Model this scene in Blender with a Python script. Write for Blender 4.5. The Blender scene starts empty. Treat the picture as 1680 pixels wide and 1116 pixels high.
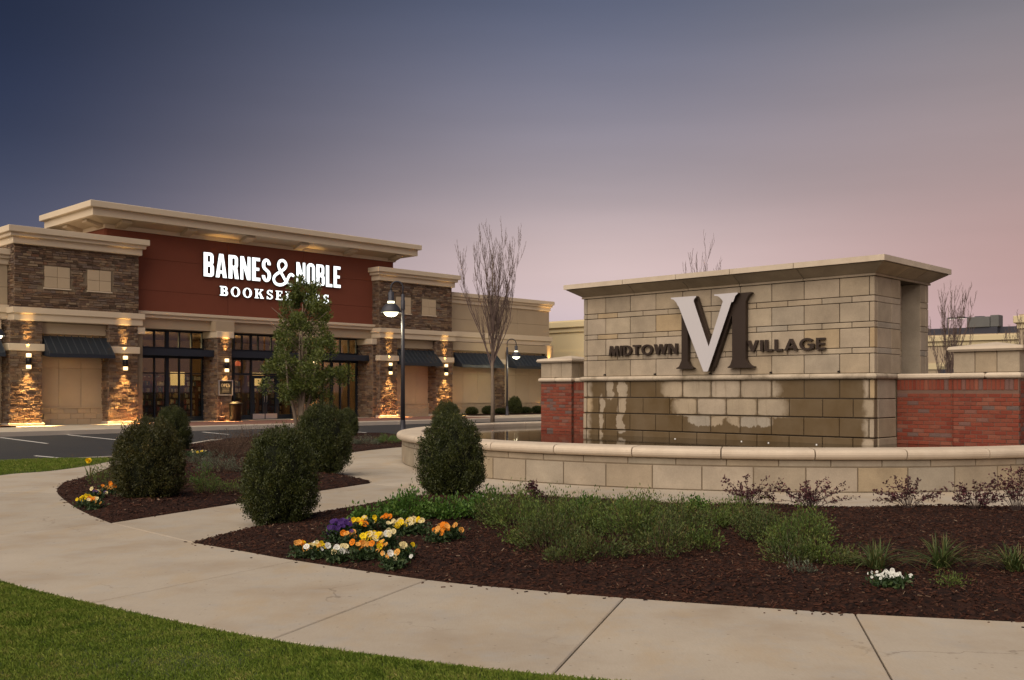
import bpy, bmesh, math, random
import numpy as np
from mathutils import Vector, Matrix
from mathutils.geometry import delaunay_2d_cdt
R = math.radians
random.seed(7)
rng = np.random.default_rng(11)
S = bpy.context.scene
COL = S.collection

# ------------------------------------------------------------------ camera
cam = bpy.data.cameras.new('camera'); camo = bpy.data.objects.new('camera', cam); COL.objects.link(camo)
camo.location = (0, 0, 1.6); camo.rotation_euler = (R(90), 0, 0)
cam.sensor_width = 36; cam.lens = 36 * 1636 / 1680; cam.shift_y = 0.05
cam.clip_start = 0.1; cam.clip_end = 4000
S.camera = camo
# ------------------------------------------------------------------ dusk sky
SUN_AZ = R(215)      # where the sun has gone down: behind the camera, to the left (clockwise from +Y)
SUN_EL = R(3.0)
W = bpy.data.worlds.new('World'); S.world = W; W.use_nodes = True
wn = W.node_tree.nodes; wl = W.node_tree.links; wn.clear()
def wnode(t, **k):
    n = wn.new(t)
    for a, b in k.items(): setattr(n, a, b)
    return n
def srgb(r, g, b):
    f = lambda c: (c / 255 / 12.92) if c / 255 <= .04045 else ((c / 255 + .055) / 1.055) ** 2.4
    return (f(r), f(g), f(b), 1)
wout = wnode('ShaderNodeOutputWorld')
sky = wnode('ShaderNodeTexSky', sky_type='NISHITA'); sky.sun_disc = False
sky.sun_elevation = SUN_EL; sky.sun_rotation = SUN_AZ; sky.altitude = 60; sky.dust_density = 2.0
bg1 = wnode('ShaderNodeBackground'); bg1.inputs['Strength'].default_value = 0.009
wl.new(sky.outputs[0], bg1.inputs['Color'])
tc = wnode('ShaderNodeTexCoord'); sx = wnode('ShaderNodeSeparateXYZ'); wl.new(tc.outputs['Generated'], sx.inputs[0])
def wmath(op, a, b=None):
    n = wnode('ShaderNodeMath', operation=op)
    for i, v in enumerate((a, b)):
        if v is None: continue
        if isinstance(v, (int, float)): n.inputs[i].default_value = v
        else: wl.new(v, n.inputs[i])
    return n.outputs[0]
hor = wmath('SQRT', wmath('ADD', wmath('MULTIPLY', sx.outputs[0], sx.outputs[0]), wmath('ADD', wmath('MULTIPLY', sx.outputs[1], sx.outputs[1]), 1e-5)))
side = wmath('DIVIDE', sx.outputs[0], hor)         # -1 left ... +1 right of the view, no seam behind
def wramp(stops):                                   # stops: tan(elevation) -> colour
    n = wnode('ShaderNodeValToRGB'); n.color_ramp.interpolation = 'B_SPLINE'
    el = n.color_ramp.elements
    while len(el) < len(stops): el.new(0.5)
    for e, (p, c) in zip(el, stops): e.position = p; e.color = srgb(*c)
    wl.new(elev, n.inputs[0]); return n.outputs[0]
elev = wmath('MAXIMUM', sx.outputs[2], 0.0)
SKY_L = wramp([(0, (98, 96, 118)), (.08, (92, 92, 116)), (.15, (66, 70, 98)), (.23, (28, 37, 72)), (.33, (8, 16, 52)), (.6, (8, 13, 36)), (1, (8, 12, 30))])
SKY_C = wramp([(0, (172, 166, 188)), (.06, (204, 186, 196)), (.115, (222, 194, 192)), (.19, (164, 150, 156)), (.28, (122, 119, 137)), (.37, (82, 89, 115)), (.6, (44, 54, 84)), (1, (20, 26, 56))])
SKY_R = wramp([(0, (194, 162, 168)), (.06, (194, 158, 160)), (.12, (184, 145, 143)), (.20, (168, 143, 143)), (.29, (140, 128, 132)), (.37, (110, 109, 119)), (.6, (62, 70, 92)), (1, (24, 30, 58))])
def wmap(v, a, b):
    n = wnode('ShaderNodeMapRange', interpolation_type='SMOOTHSTEP'); wl.new(v, n.inputs[0])
    n.inputs[1].default_value = a; n.inputs[2].default_value = b; return n.outputs[0]
def wmix(f, a, b):
    n = wnode('ShaderNodeMix', data_type='RGBA'); wl.new(f, n.inputs[0]); wl.new(a, n.inputs[6]); wl.new(b, n.inputs[7]); return n.outputs[2]
m1 = wmix(wmap(side, -.50, .12), SKY_L, SKY_C)
m2 = wmix(wmap(side, .05, .55), m1, SKY_R)
bg2 = wnode('ShaderNodeBackground'); bg2.inputs['Strength'].default_value = 0.475
cm = wnode('ShaderNodeMapping'); cm.inputs['Scale'].default_value = (1.2, 1.2, 9.0); cm.inputs['Rotation'].default_value = (.06, .10, 0); wl.new(tc.outputs['Generated'], cm.inputs[0])
cn = wnode('ShaderNodeTexNoise'); cn.inputs['Scale'].default_value = 1.7; cn.inputs['Detail'].default_value = 5; wl.new(cm.outputs[0], cn.inputs['Vector'])   # thin uneven haze
hz = wnode('ShaderNodeMapRange'); wl.new(cn.outputs[0], hz.inputs[0]); hz.inputs[1].default_value = .25; hz.inputs[2].default_value = .75; hz.inputs[3].default_value = .93; hz.inputs[4].default_value = 1.07
hs = wnode('ShaderNodeVectorMath', operation='SCALE'); wl.new(m2, hs.inputs[0]); wl.new(hz.outputs[0], hs.inputs['Scale']); wl.new(hs.outputs[0], bg2.inputs['Color'])
addw = wnode('ShaderNodeAddShader'); wl.new(bg1.outputs[0], addw.inputs[0]); wl.new(bg2.outputs[0], addw.inputs[1])
wl.new(addw.outputs[0], wout.inputs[0])
# ------------------------------------------------------------------ afterglow (one very soft sun)
sl = bpy.data.lights.new('sun', 'SUN'); so = bpy.data.objects.new('sun', sl); COL.objects.link(so)
sl.energy = 1.95; sl.angle = R(80); sl.color = (1.0, .87, .73)
LAMP_EL = R(48)
sd = Vector((math.sin(SUN_AZ) * math.cos(LAMP_EL), math.cos(SUN_AZ) * math.cos(LAMP_EL), math.sin(LAMP_EL)))
so.rotation_euler = sd.to_track_quat('Z', 'Y').to_euler(); so.location = sd * 60
S.view_settings.view_transform = 'Standard'; S.view_settings.look = 'None'
S.view_settings.exposure = 1.05; S.view_settings.gamma = 1
S.render.engine = 'CYCLES'

# ------------------------------------------------------------------ helpers: materials
MATS = {}
class NT:
    def __init__(s, name):
        s.m = bpy.data.materials.new(name); s.m.use_nodes = True
        s.n = s.m.node_tree.nodes; s.l = s.m.node_tree.links
        s.p = s.n['Principled BSDF']
    def node(s, t, ins=None, **k):
        n = s.n.new(t)
        for a, b in k.items(): setattr(n, a, b)
        for a, b in (ins or {}).items(): s.set(n, a, b)
        return n
    def set(s, n, i, v):
        if isinstance(v, bpy.types.NodeSocket): s.l.new(v, n.inputs[i])
        else: n.inputs[i].default_value = v
    def math(s, op, a, b=0.0, c=None):
        n = s.node('ShaderNodeMath', {0: a, 1: b}, operation=op)
        if c is not None: s.set(n, 2, c)
        return n.outputs[0]
    def noise(s, vec, scale, detail=4, rough=.6, out='Fac'):
        n = s.node('ShaderNodeTexNoise', {'Scale': scale, 'Detail': detail, 'Roughness': rough})
        if vec is not None: s.l.new(vec, n.inputs['Vector'])
        return n.outputs[out]
    def ramp(s, f, stops, interp='LINEAR'):
        n = s.node('ShaderNodeValToRGB'); n.color_ramp.interpolation = interp
        el = n.color_ramp.elements
        while len(el) < len(stops): el.new(.5)
        for e, (p, c) in zip(el, stops): e.position = p; e.color = tuple(c)[:3] + (1,)
        s.l.new(f, n.inputs[0]); return n.outputs[0]
    def mix(s, f, a, b, blend='MIX'):
        n = s.node('ShaderNodeMix', data_type='RGBA', blend_type=blend)
        s.set(n, 0, f)
        for i, v in ((6, a), (7, b)):
            if isinstance(v, (tuple, list)): v = tuple(v)[:3] + (1,)
            s.set(n, i, v)
        return n.outputs[2]
    def coord(s, which='Object', obj=None):
        n = s.node('ShaderNodeTexCoord')
        if obj is not None: n.object = obj
        return n.outputs[which]
    def pos(s): return s.node('ShaderNodeNewGeometry').outputs['Position']
    def bump(s, h, strength=.3, dist=.02):
        b = s.node('ShaderNodeBump', {'Height': h, 'Strength': strength, 'Distance': dist})
        s.l.new(b.outputs[0], s.p.inputs['Normal'])
    def maprange(s, v, a, b, c=0., d=1.):
        n = s.node('ShaderNodeMapRange', {0: v, 1: a, 2: b, 3: c, 4: d}); return n.outputs[0]
def mat_basic(name, col, rough=.8, var=.15, scale=3., fine=60., bump=.15, metal=0., spec=.3, rnd=0., island=0., dirt=None):
    """colour with broad and fine variation, fine relief; rnd / island: per-object / per-piece tone"""
    t = NT(name); P = t.pos()
    a = t.noise(P, scale, 5); b = t.noise(P, fine, 3)
    k = t.math('ADD', t.math('MULTIPLY', t.math('SUBTRACT', a, .5), var * 2.2), t.math('MULTIPLY', t.math('SUBTRACT', b, .5), var))
    k = t.math('ADD', k, 1.0)
    if rnd:
        o = t.node('ShaderNodeObjectInfo').outputs['Random']
        k = t.math('MULTIPLY', k, t.maprange(o, 0, 1, 1 - rnd, 1 + rnd))
    if island:
        g = t.node('ShaderNodeNewGeometry').outputs['Random Per Island']
        k = t.math('MULTIPLY', k, t.maprange(g, 0, 1, 1 - island, 1 + island))
    c = t.mix(1.0, col, (1, 1, 1), 'MIX')
    v = t.node('ShaderNodeVectorMath', {0: tuple(col)[:3]}, operation='SCALE'); t.l.new(k, v.inputs['Scale'])
    out = v.outputs[0]
    if dirt:
        d = t.ramp(t.noise(P, dirt[1], 6, .7), [(.45, (0, 0, 0)), (.72, (1, 1, 1))])
        out = t.mix(t.math('MULTIPLY', d, dirt[2]), out, dirt[0])
    t.l.new(out, t.p.inputs['Base Color'])
    t.p.inputs['Roughness'].default_value = rough; t.p.inputs['Metallic'].default_value = metal
    t.p.inputs['Specular IOR Level'].default_value = spec
    if bump: t.bump(b, bump, .01)
    MATS[name] = t.m; return t.m
def mat_emit(name, col, strength, base=(.8, .8, .8)):
    t = NT(name); t.p.inputs['Base Color'].default_value = tuple(base) + (1,)
    t.p.inputs['Emission Color'].default_value = tuple(col) + (1,); t.p.inputs['Emission Strength'].default_value = strength
    MATS[name] = t.m; return t.m

# ------------------------------------------------------------------ helpers: objects
def tag(o, label=None, cat=None, group=None, kind=None):
    if label: o['label'] = label
    if cat: o['category'] = cat
    if group: o['group'] = group
    if kind: o['kind'] = kind
    return o
def empty(name, loc=(0, 0, 0), rz=0., label=None, cat=None, group=None, parent=None):
    o = bpy.data.objects.new(name, None); COL.objects.link(o); o.location = loc; o.rotation_euler = (0, 0, rz)
    o.empty_display_size = .3
    if parent: o.parent = parent
    return tag(o, label, cat, group)
def link(name, me, m=None, parent=None, loc=None, rz=None, kind=None):
    o = bpy.data.objects.new(name, me); COL.objects.link(o)
    if m is not None and not len(me.materials): me.materials.append(MATS[m] if isinstance(m, str) else m)
    if parent: o.parent = parent
    if loc is not None: o.location = loc
    if rz is not None: o.rotation_euler = (0, 0, rz)
    if kind: o['kind'] = kind
    return o
class MB:
    def __init__(s): s.v = []; s.f = []; s.sm = []
    def add(s, vs, fs, smooth=False):
        o = len(s.v); s.v += [tuple(p) for p in vs]; s.f += [tuple(i + o for i in f) for f in fs]; s.sm += [smooth] * len(fs); return s
    def box(s, x0, x1, y0, y1, z0, z1):
        return s.add([(x0, y0, z0), (x1, y0, z0), (x1, y1, z0), (x0, y1, z0), (x0, y0, z1), (x1, y0, z1), (x1, y1, z1), (x0, y1, z1)],
                     [(0, 3, 2, 1), (4, 5, 6, 7), (0, 1, 5, 4), (1, 2, 6, 5), (2, 3, 7, 6), (3, 0, 4, 7)])
    def cbox(s, x0, x1, y0, y1, z0, z1, c=.01):   # every edge chamfered
        v = []
        for z, i in ((z0, c), (z0 + c, 0), (z1 - c, 0), (z1, c)):
            if i: v += [(x0 + c, y0 + c, z), (x1 - c, y0 + c, z), (x1 - c, y1 - c, z), (x0 + c, y1 - c, z)]
            else: v += [(x0 + c, y0, z), (x1 - c, y0, z), (x1, y0 + c, z), (x1, y1 - c, z), (x1 - c, y1, z), (x0 + c, y1, z), (x0, y1 - c, z), (x0, y0 + c, z)]
        a, b, d, e = 0, 4, 12, 20
        f = [(3, 2, 1, 0), (20, 21, 22, 23)]
        for i in range(8): f.append((b + i, b + (i + 1) % 8, d + (i + 1) % 8, d + i))
        for k in range(4):
            f.append((a + k, a + (k + 1) % 4, b + 2 * k + 1, b + 2 * k)); f.append((a + (k + 1) % 4, b + (2 * k + 2) % 8, b + 2 * k + 1))
            f.append((d + 2 * k, d + 2 * k + 1, e + (k + 1) % 4, e + k)); f.append((d + 2 * k + 1, d + (2 * k + 2) % 8, e + (k + 1) % 4))
        return s.add(v, f)
    def prism(s, poly, z0, z1):                     # simple polygon (may be concave), counter-clockwise
        a = sum(p[0] * q[1] - q[0] * p[1] for p, q in zip(poly, poly[1:] + poly[:1]))
        if a < 0: poly = poly[::-1]
        n = len(poly); v = [(p[0], p[1], z0) for p in poly] + [(p[0], p[1], z1) for p in poly]
        return s.add(v, [tuple(range(n, 2 * n)), tuple(range(n - 1, -1, -1))] + [(i, (i + 1) % n, n + (i + 1) % n, n + i) for i in range(n)])
    def tube(s, pts, rad, n=8, cap=True, smooth=True):
        pts = [Vector(p) for p in pts]
        if not isinstance(rad, (list, tuple)): rad = [rad] * len(pts)
        rings = []; up = None
        for i, p in enumerate(pts):
            d = (pts[min(i + 1, len(pts) - 1)] - pts[max(i - 1, 0)]).normalized()
            if up is None: up = Vector((1, 0, 0)) if abs(d.x) < .9 else Vector((0, 1, 0))
            a = d.cross(up).normalized(); b = a.cross(d).normalized(); up = b
            rings.append([p + (a * math.cos(t) + b * math.sin(t)) * rad[i] for t in (2 * math.pi * k / n for k in range(n))])
        v = [q for r_ in rings for q in r_]; f = []
        for i in range(len(pts) - 1):
            for k in range(n): f.append((i * n + k, i * n + (k + 1) % n, (i + 1) * n + (k + 1) % n, (i + 1) * n + k))
        s.add(v, f, smooth)
        if cap: o = len(s.v) - len(v); s.f += [tuple(o + k for k in range(n - 1, -1, -1)), tuple(o + (len(pts) - 1) * n + k for k in range(n))]; s.sm += [False, False]
        return s
    def lathe(s, prof, n=20, c=(0, 0), smooth=True):   # prof: (r, z)
        v = [(c[0] + r * math.cos(2 * math.pi * k / n), c[1] + r * math.sin(2 * math.pi * k / n), z) for r, z in prof for k in range(n)]
        f = [(i * n + k, i * n + (k + 1) % n, (i + 1) * n + (k + 1) % n, (i + 1) * n + k) for i in range(len(prof) - 1) for k in range(n)]
        return s.add(v, f, smooth)
    def mesh(s, name):
        me = bpy.data.meshes.new(name); me.from_pydata(s.v, [], s.f); me.polygons.foreach_set('use_smooth', s.sm); me.update(); return me
    def build(s, name, m, parent=None, loc=None, rz=None, kind=None):
        return link(name, s.mesh(name), m, parent, loc, rz, kind)
def box(name, m, parent, x0, x1, y0, y1, z0, z1, c=0.):
    b = MB(); (b.cbox(x0, x1, y0, y1, z0, z1, c) if c else b.box(x0, x1, y0, y1, z0, z1)); return b.build(name, m, parent)
def npmesh(name, V, F, smooth=False):
    V = np.asarray(V, np.float32).reshape(-1, 3); F = np.asarray(F, np.int32); k = F.shape[1]
    me = bpy.data.meshes.new(name); me.vertices.add(len(V)); me.vertices.foreach_set('co', V.ravel())
    me.loops.add(F.size); me.loops.foreach_set('vertex_index', F.ravel())
    me.polygons.add(len(F)); me.polygons.foreach_set('loop_start', np.arange(0, F.size, k, dtype=np.int32)); me.polygons.foreach_set('loop_total', np.full(len(F), k, np.int32))
    me.polygons.foreach_set('use_smooth', np.full(len(F), smooth)); me.update(calc_edges=True); me.validate(); return me
def unit(v): return v / np.maximum(np.linalg.norm(v, axis=1, keepdims=True), 1e-9)
def leafmesh(name, P, D, size, aspect=.5, fold=.25, r=None):
    """one folded leaf (4 corners, 2 faces) per point, pointing along D"""
    r = r or rng; n = len(P); D = unit(np.asarray(D, float)); size = np.broadcast_to(np.asarray(size, float).reshape(-1, 1), (n, 1))
    s = unit(np.cross(D, r.normal(size=(n, 3)))); nn = np.cross(D, s)
    mid = P + D * size * .45
    V = np.stack([P, mid + s * size * aspect * .5 + nn * size * fold * .3, P + D * size, mid - s * size * aspect * .5 + nn * size * fold * .3], 1)
    b = np.arange(n)[:, None] * 4
    return npmesh(name, V, np.concatenate([b + np.array([0, 1, 2]), b + np.array([0, 2, 3])], 0).reshape(2, n, 3).transpose(1, 0, 2).reshape(-1, 3))
def catmull(P, k=6, closed=False):
    P = [np.array(p, float) for p in P]; out = []; n = len(P)
    for i in range(n if closed else n - 1):
        if closed: a, b, c, d = P[i - 1], P[i], P[(i + 1) % n], P[(i + 2) % n]
        else: a, b, c, d = P[max(i - 1, 0)], P[i], P[i + 1], P[min(i + 2, n - 1)]
        for j in range(k):
            t = j / k; out.append(tuple(.5 * (2 * b + (c - a) * t + (2 * a - 5 * b + 4 * c - d) * t * t + (3 * b - a - 3 * c + d) * t ** 3)))
    if not closed: out.append(tuple(P[-1]))
    return out
def inpoly(px, py, poly):
    px = np.asarray(px); py = np.asarray(py); r = np.zeros(px.shape, bool); n = len(poly)
    for i in range(n):
        x0, y0 = poly[i]; x1, y1 = poly[(i + 1) % n]
        if y0 == y1: continue
        c = ((y0 > py) != (y1 > py)) & (px < (x1 - x0) * (py - y0) / (y1 - y0) + x0); r ^= c
    return r
def edgedist(px, py, poly):
    d = np.full(np.shape(px), 1e9)
    for i in range(len(poly)):
        a = np.array(poly[i]); b = np.array(poly[(i + 1) % len(poly)]); ab = b - a; L = max(ab @ ab, 1e-12)
        t = np.clip(((px - a[0]) * ab[0] + (py - a[1]) * ab[1]) / L, 0, 1)
        d = np.minimum(d, np.hypot(px - a[0] - t * ab[0], py - a[1] - t * ab[1]))
    return d
def mound_z(x, y, poly, h, w, z0):
    d = edgedist(x, y, poly); t = np.clip(d / w, 0, 1); n = .5 + .25 * (np.sin(3.1 * x + 1.7 * y) + np.sin(5.3 * y - 2.2 * x + 1))
    return z0 + (h * (t * t * (3 - 2 * t))) * (.8 + .4 * n)
def terrain(name, poly, m, h=.07, w=.5, z0=.004, step=.2, kind='structure', jit=.3, maxpts=12000):
    xs = [p[0] for p in poly]; ys = [p[1] for p in poly]
    gx, gy = np.meshgrid(np.arange(min(xs), max(xs), step), np.arange(min(ys), max(ys), step)); gx = gx.ravel(); gy = gy.ravel()
    gx = gx + rng.uniform(-jit, jit, gx.size) * step; gy = gy + rng.uniform(-jit, jit, gy.size) * step
    k = inpoly(gx, gy, poly); gx, gy = gx[k], gy[k]; k = edgedist(gx, gy, poly) > step * .4; gx, gy = gx[k], gy[k]
    n = len(poly); pts = [Vector(p) for p in poly] + [Vector((a, b)) for a, b in zip(gx, gy)]
    v, _, f, _, _, _ = delaunay_2d_cdt(pts, [(i, (i + 1) % n) for i in range(n)], [], 1, 1e-5)
    vx = np.array([p.x for p in v]); vy = np.array([p.y for p in v]); z = mound_z(vx, vy, poly, h, w, z0)
    sk = len(v); V = [(a, b, c) for a, b, c in zip(vx, vy, z)] 
    F = [tuple(q) for q in f]
    # skirt so that the bed has an edge
    s0 = len(V); V += [(p[0], p[1], z0 - .12) for p in poly]
    key = {(round(a, 4), round(b, 4)): i for i, (a, b) in enumerate(zip(vx, vy))}
    top = [key.get((round(p[0], 4), round(p[1], 4))) for p in poly]
    for i in range(n):
        j = (i + 1) % n
        if top[i] is not None and top[j] is not None: F.append((s0 + i, s0 + j, top[j], top[i]))
    me = bpy.data.meshes.new(name); me.from_pydata(V, [], F); me.update()
    bm = bmesh.new(); bm.from_mesh(me); bmesh.ops.recalc_face_normals(bm, faces=bm.faces); bm.to_mesh(me); bm.free()
    me.polygons.foreach_set('use_smooth', [True] * len(me.polygons))
    return link(name, me, m, kind=kind)
def scatter(poly, n, r=rng):
    xs = [p[0] for p in poly]; ys = [p[1] for p in poly]; X = []; Y = []; c = 0
    while c < n:
        a = r.uniform(min(xs), max(xs), n); b = r.uniform(min(ys), max(ys), n); k = inpoly(a, b, poly); X.append(a[k]); Y.append(b[k]); c += k.sum()
        if k.sum() == 0: break
    return np.concatenate(X)[:n], np.concatenate(Y)[:n]
# picture point -> place on the ground (used to transfer measurements)
def G(px, py, z=0.): Y = 1636 * (1.6 - z) / (py - 642.); return ((px - 840) / 1636 * Y, Y)
# ------------------------------------------------------------------ materials
def mat_concrete():
    t = NT('concrete'); P = t.pos()
    a = t.noise(P, .9, 6, .62); b = t.noise(P, 55, 4, .7)
    st = t.node('ShaderNodeMapping', {'Scale': (1.1, .45, 1), 'Rotation': (0, 0, -.5)}); t.l.new(P, st.inputs[0])
    s2 = t.noise(st.outputs[0], 1.7, 5, .65)
    c = t.ramp(a, [(.3, (.345, .28, .21)), (.5, (.415, .36, .29)), (.7, (.455, .40, .325))])
    c = t.mix(t.maprange(s2, .50, .70, 0, .5), c, (.42, .31, .185))
    c = t.mix(t.maprange(t.noise(P, 2.6, 5, .7), .52, .7, 0, .45), c, (.35, .345, .335))
    c = t.mix(t.maprange(b, .35, .75, .0, .3), c, (.30, .26, .21))
    vo = t.node('ShaderNodeTexVoronoi', {'Scale': 9., 'Randomness': 1.}); t.l.new(P, vo.inputs['Vector']); c = t.mix(t.maprange(vo.outputs['Distance'], .05, .11, .55, 0), c, (.16, .13, .10))
    br = t.node('ShaderNodeMapping', {'Scale': (160, 9, 1), 'Rotation': (0, 0, .55)}); t.l.new(P, br.inputs[0]); bn = t.noise(br.outputs[0], 1., 2); c = t.mix(t.maprange(bn, .4, .7, 0, .16), c, (.27, .23, .18))
    ck = t.node('ShaderNodeTexVoronoi', {'Scale': .42, 'Randomness': 1.}, feature='DISTANCE_TO_EDGE'); wv = t.node('ShaderNodeVectorMath', {0: P}, operation='ADD'); nn = t.node('ShaderNodeTexNoise', {'Scale': 2.2, 'Detail': 6.}); t.l.new(P, nn.inputs['Vector']); t.l.new(nn.outputs['Color'], wv.inputs[1]); t.l.new(wv.outputs[0], ck.inputs['Vector'])
    gate = t.maprange(t.noise(P, .5, 2), .52, .6); c = t.mix(t.math('MULTIPLY', gate, t.maprange(ck.outputs['Distance'], .002, .006, .5, 0)), c, (.14, .11, .085))
    o = t.node('ShaderNodeObjectInfo').outputs['Random']
    v = t.node('ShaderNodeVectorMath', {0: c}, operation='SCALE'); t.l.new(t.maprange(o, 0, 1, .93, 1.06), v.inputs['Scale'])
    t.l.new(v.outputs[0], t.p.inputs['Base Color']); t.p.inputs['Roughness'].default_value = .85; t.p.inputs['Specular IOR Level'].default_value = .25
    t.bump(b, .18, .006); MATS['concrete'] = t.m
mat_concrete()
def mat_asphalt():
    t = NT('asphalt'); P = t.pos(); b = t.noise(P, 90, 3, .7); a = t.noise(P, .35, 5)
    c = t.mix(t.maprange(b, .3, .8), (.012, .012, .015), (.030, .030, .033)); c = t.mix(t.maprange(a, .4, .7, 0, .5), c, (.028, .026, .027))
    t.l.new(c, t.p.inputs['Base Color']); t.p.inputs['Roughness'].default_value = .8; t.bump(b, .3, .01); MATS['asphalt'] = t.m
mat_asphalt()
def mat_mulch(name='mulch'):
    t = NT(name); P = t.pos(); a = t.noise(P, 1.1, 4); v = t.node('ShaderNodeTexVoronoi', {'Scale': 26., 'Randomness': 1.}); t.l.new(P, v.inputs['Vector'])
    c = t.ramp(v.outputs['Color'], [(.1, (.009, .004, .003)), (.5, (.031, .012, .007)), (.85, (.06, .024, .014))])
    c = t.mix(t.maprange(a, .4, .7, 0, .5), c, (.018, .008, .006))
    t.l.new(c, t.p.inputs['Base Color']); t.p.inputs['Roughness'].default_value = .9; t.p.inputs['Specular IOR Level'].default_value = .2
    h = t.math('ADD', v.outputs['Distance'], t.noise(P, 60, 4)); t.bump(h, .9, .03); MATS[name] = t.m
mat_mulch()
def mat_chips():
    t = NT('bark_chip'); g = t.node('ShaderNodeNewGeometry').outputs['Random Per Island']
    c = t.ramp(g, [(0, (.009, .003, .002)), (.4, (.034, .011, .006)), (.75, (.066, .023, .012)), (.95, (.08, .036, .021)), (.98, (.13, .08, .05)), (1, (.24, .17, .12))])
    t.l.new(c, t.p.inputs['Base Color']); t.p.inputs['Roughness'].default_value = .75; t.p.inputs['Specular IOR Level'].default_value = .25; MATS['bark_chip'] = t.m
mat_chips()
def mat_soil_grass():
    t = NT('lawn_ground'); P = t.pos(); a = t.noise(P, 1.3, 5); b = t.noise(P, 70, 4, .8)
    c = t.ramp(b, [(.3, (.03, .045, .009)), (.55, (.08, .115, .02)), (.8, (.13, .16, .04))]); c = t.mix(t.maprange(a, .45, .7, 0, .5), c, (.07, .075, .02))
    t.l.new(c, t.p.inputs['Base Color']); t.p.inputs['Roughness'].default_value = .9; t.bump(b, .8, .03); MATS['lawn_ground'] = t.m
mat_soil_grass()
def mat_leaf(name, stops, rough=.5, trans=.15, tone=.5, spec=.35):
    """leaves: colour per leaf, patches of tone through the plant, a little light coming through"""
    t = NT(name); g = t.node('ShaderNodeNewGeometry').outputs['Random Per Island']
    f = t.math('ADD', t.math('MULTIPLY', g, 1 - tone), t.math('MULTIPLY', t.maprange(t.noise(t.pos(), 5., 3), .3, .7), tone))
    c = t.ramp(f, stops); t.l.new(c, t.p.inputs['Base Color']); t.p.inputs['Roughness'].default_value = rough; t.p.inputs['Specular IOR Level'].default_value = spec
    if trans:
        tr = t.node('ShaderNodeBsdfTranslucent'); t.l.new(c, tr.inputs[0]); mx = t.node('ShaderNodeMixShader', {0: trans}); t.l.new(t.p.outputs[0], mx.inputs[1]); t.l.new(tr.outputs[0], mx.inputs[2])
        t.l.new(mx.outputs[0], t.n['Material Output'].inputs[0])
    MATS[name] = t.m
mat_leaf('grass_blade', [(0, (.055, .095, .012)), (.35, (.135, .205, .026)), (.7, (.23, .28, .05)), (1, (.37, .32, .12))], .6, .2, .55, .2)
mat_leaf('boxwood', [(0, (.012, .018, .004)), (.5, (.038, .050, .011)), (.85, (.078, .086, .018)), (1, (.15, .115, .035))], .45, .08, .4)
mat_leaf('boxwood_bronze', [(0, (.014, .017, .004)), (.5, (.042, .046, .010)), (.85, (.088, .076, .018)), (1, (.17, .11, .035))], .45, .08, .4)
mat_leaf('tree_leaf', [(0, (.024, .036, .008)), (.4, (.065, .09, .018)), (.8, (.14, .165, .034)), (1, (.24, .23, .07))], .4, .12, .5)
mat_leaf('feathery', [(0, (.03, .052, .012)), (.4, (.075, .12, .024)), (.75, (.135, .175, .034)), (1, (.23, .18, .055))], .6, .15, .5)
mat_leaf('feathery_dark', [(0, (.022, .036, .010)), (.4, (.055, .082, .02)), (.75, (.10, .115, .028)), (1, (.19, .13, .05))], .6, .15, .5)
mat_leaf('bright_green', [(0, (.025, .065, .010)), (.5, (.065, .145, .022)), (1, (.15, .24, .04))], .5, .2, .4)
mat_leaf('pansy_leaf', [(0, (.010, .025, .008)), (.6, (.03, .06, .018)), (1, (.07, .10, .03))], .5, .1, .3)
mat_leaf('purple_leaf', [(0, (.026, .009, .012)), (.6, (.075, .022, .028)), (1, (.15, .045, .042))], .5, .1, .3)
mat_leaf('twig_brown', [(0, (.04, .026, .018)), (.6, (.09, .055, .036)), (1, (.15, .085, .05))], .8, .0, .3)
mat_leaf('strap_leaf', [(0, (.025, .05, .012)), (.55, (.075, .11, .03)), (.8, (.15, .14, .05)), (1, (.28, .20, .10))], .55, .15, .2)
mat_leaf('silver_leaf', [(0, (.05, .065, .045)), (.6, (.11, .13, .085)), (1, (.2, .21, .15))], .7, .1, .3)
for nm, st in (('petal_yellow', [(0, (.74, .46, .004)), (1, (.88, .66, .015))]), ('petal_orange', [(0, (.62, .13, .006)), (1, (.80, .27, .012))]), ('petal_cream', [(0, (.66, .52, .20)), (1, (.82, .74, .46))]),
               ('petal_white', [(0, (.68, .70, .66)), (1, (.82, .82, .76))]), ('petal_purple', [(0, (.028, .010, .085)), (1, (.09, .035, .20))]), ('petal_peach', [(0, (.68, .27, .04)), (1, (.80, .45, .12))])):
    mat_leaf(nm, st, .6, .15, .3, .15)
mat_basic('flower_eye', (.16, .06, .01), .7, .1, bump=0)
mat_basic('bark_grey', (.20, .155, .115), .85, .25, 8, 60, .4)
mat_basic('twig_bark', (.15, .105, .09), .85, .2, 8, 60, .2)
mat_basic('bark_dark', (.085, .058, .05), .85, .25, 8, 60, .4)
mat_basic('kerb_concrete', (.45, .40, .34), .85, .15, .8, 40, .15)
mat_basic('joint_dark', (.06, .045, .032), .95, .2, 5, 60, .2)
mat_basic('mortar', (.20, .155, .105), .95, .2, 5, 60, .2)
mat_basic('paver', (.20, .10, .075), .85, .25, 6, 14, .2)
mat_basic('line_paint', (.72, .70, .66), .7, .12, 3, 40, .1)
mat_basic('cream_trim', (.60, .50, .37), .75, .06, 1.2, 70, .08)
mat_basic('beige_wall', (.40, .315, .215), .85, .07, 1.2, 70, .1)
mat_basic('beige_panel', (.47, .37, .25), .85, .07, 1.2, 70, .1, rnd=.04)
mat_basic('red_stucco', (.195, .058, .032), .8, .10, 1.0, 80, .12, rnd=.03)
mat_basic('soffit_tan', (.46, .37, .26), .8, .06, 1.2, 70, .06)
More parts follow.
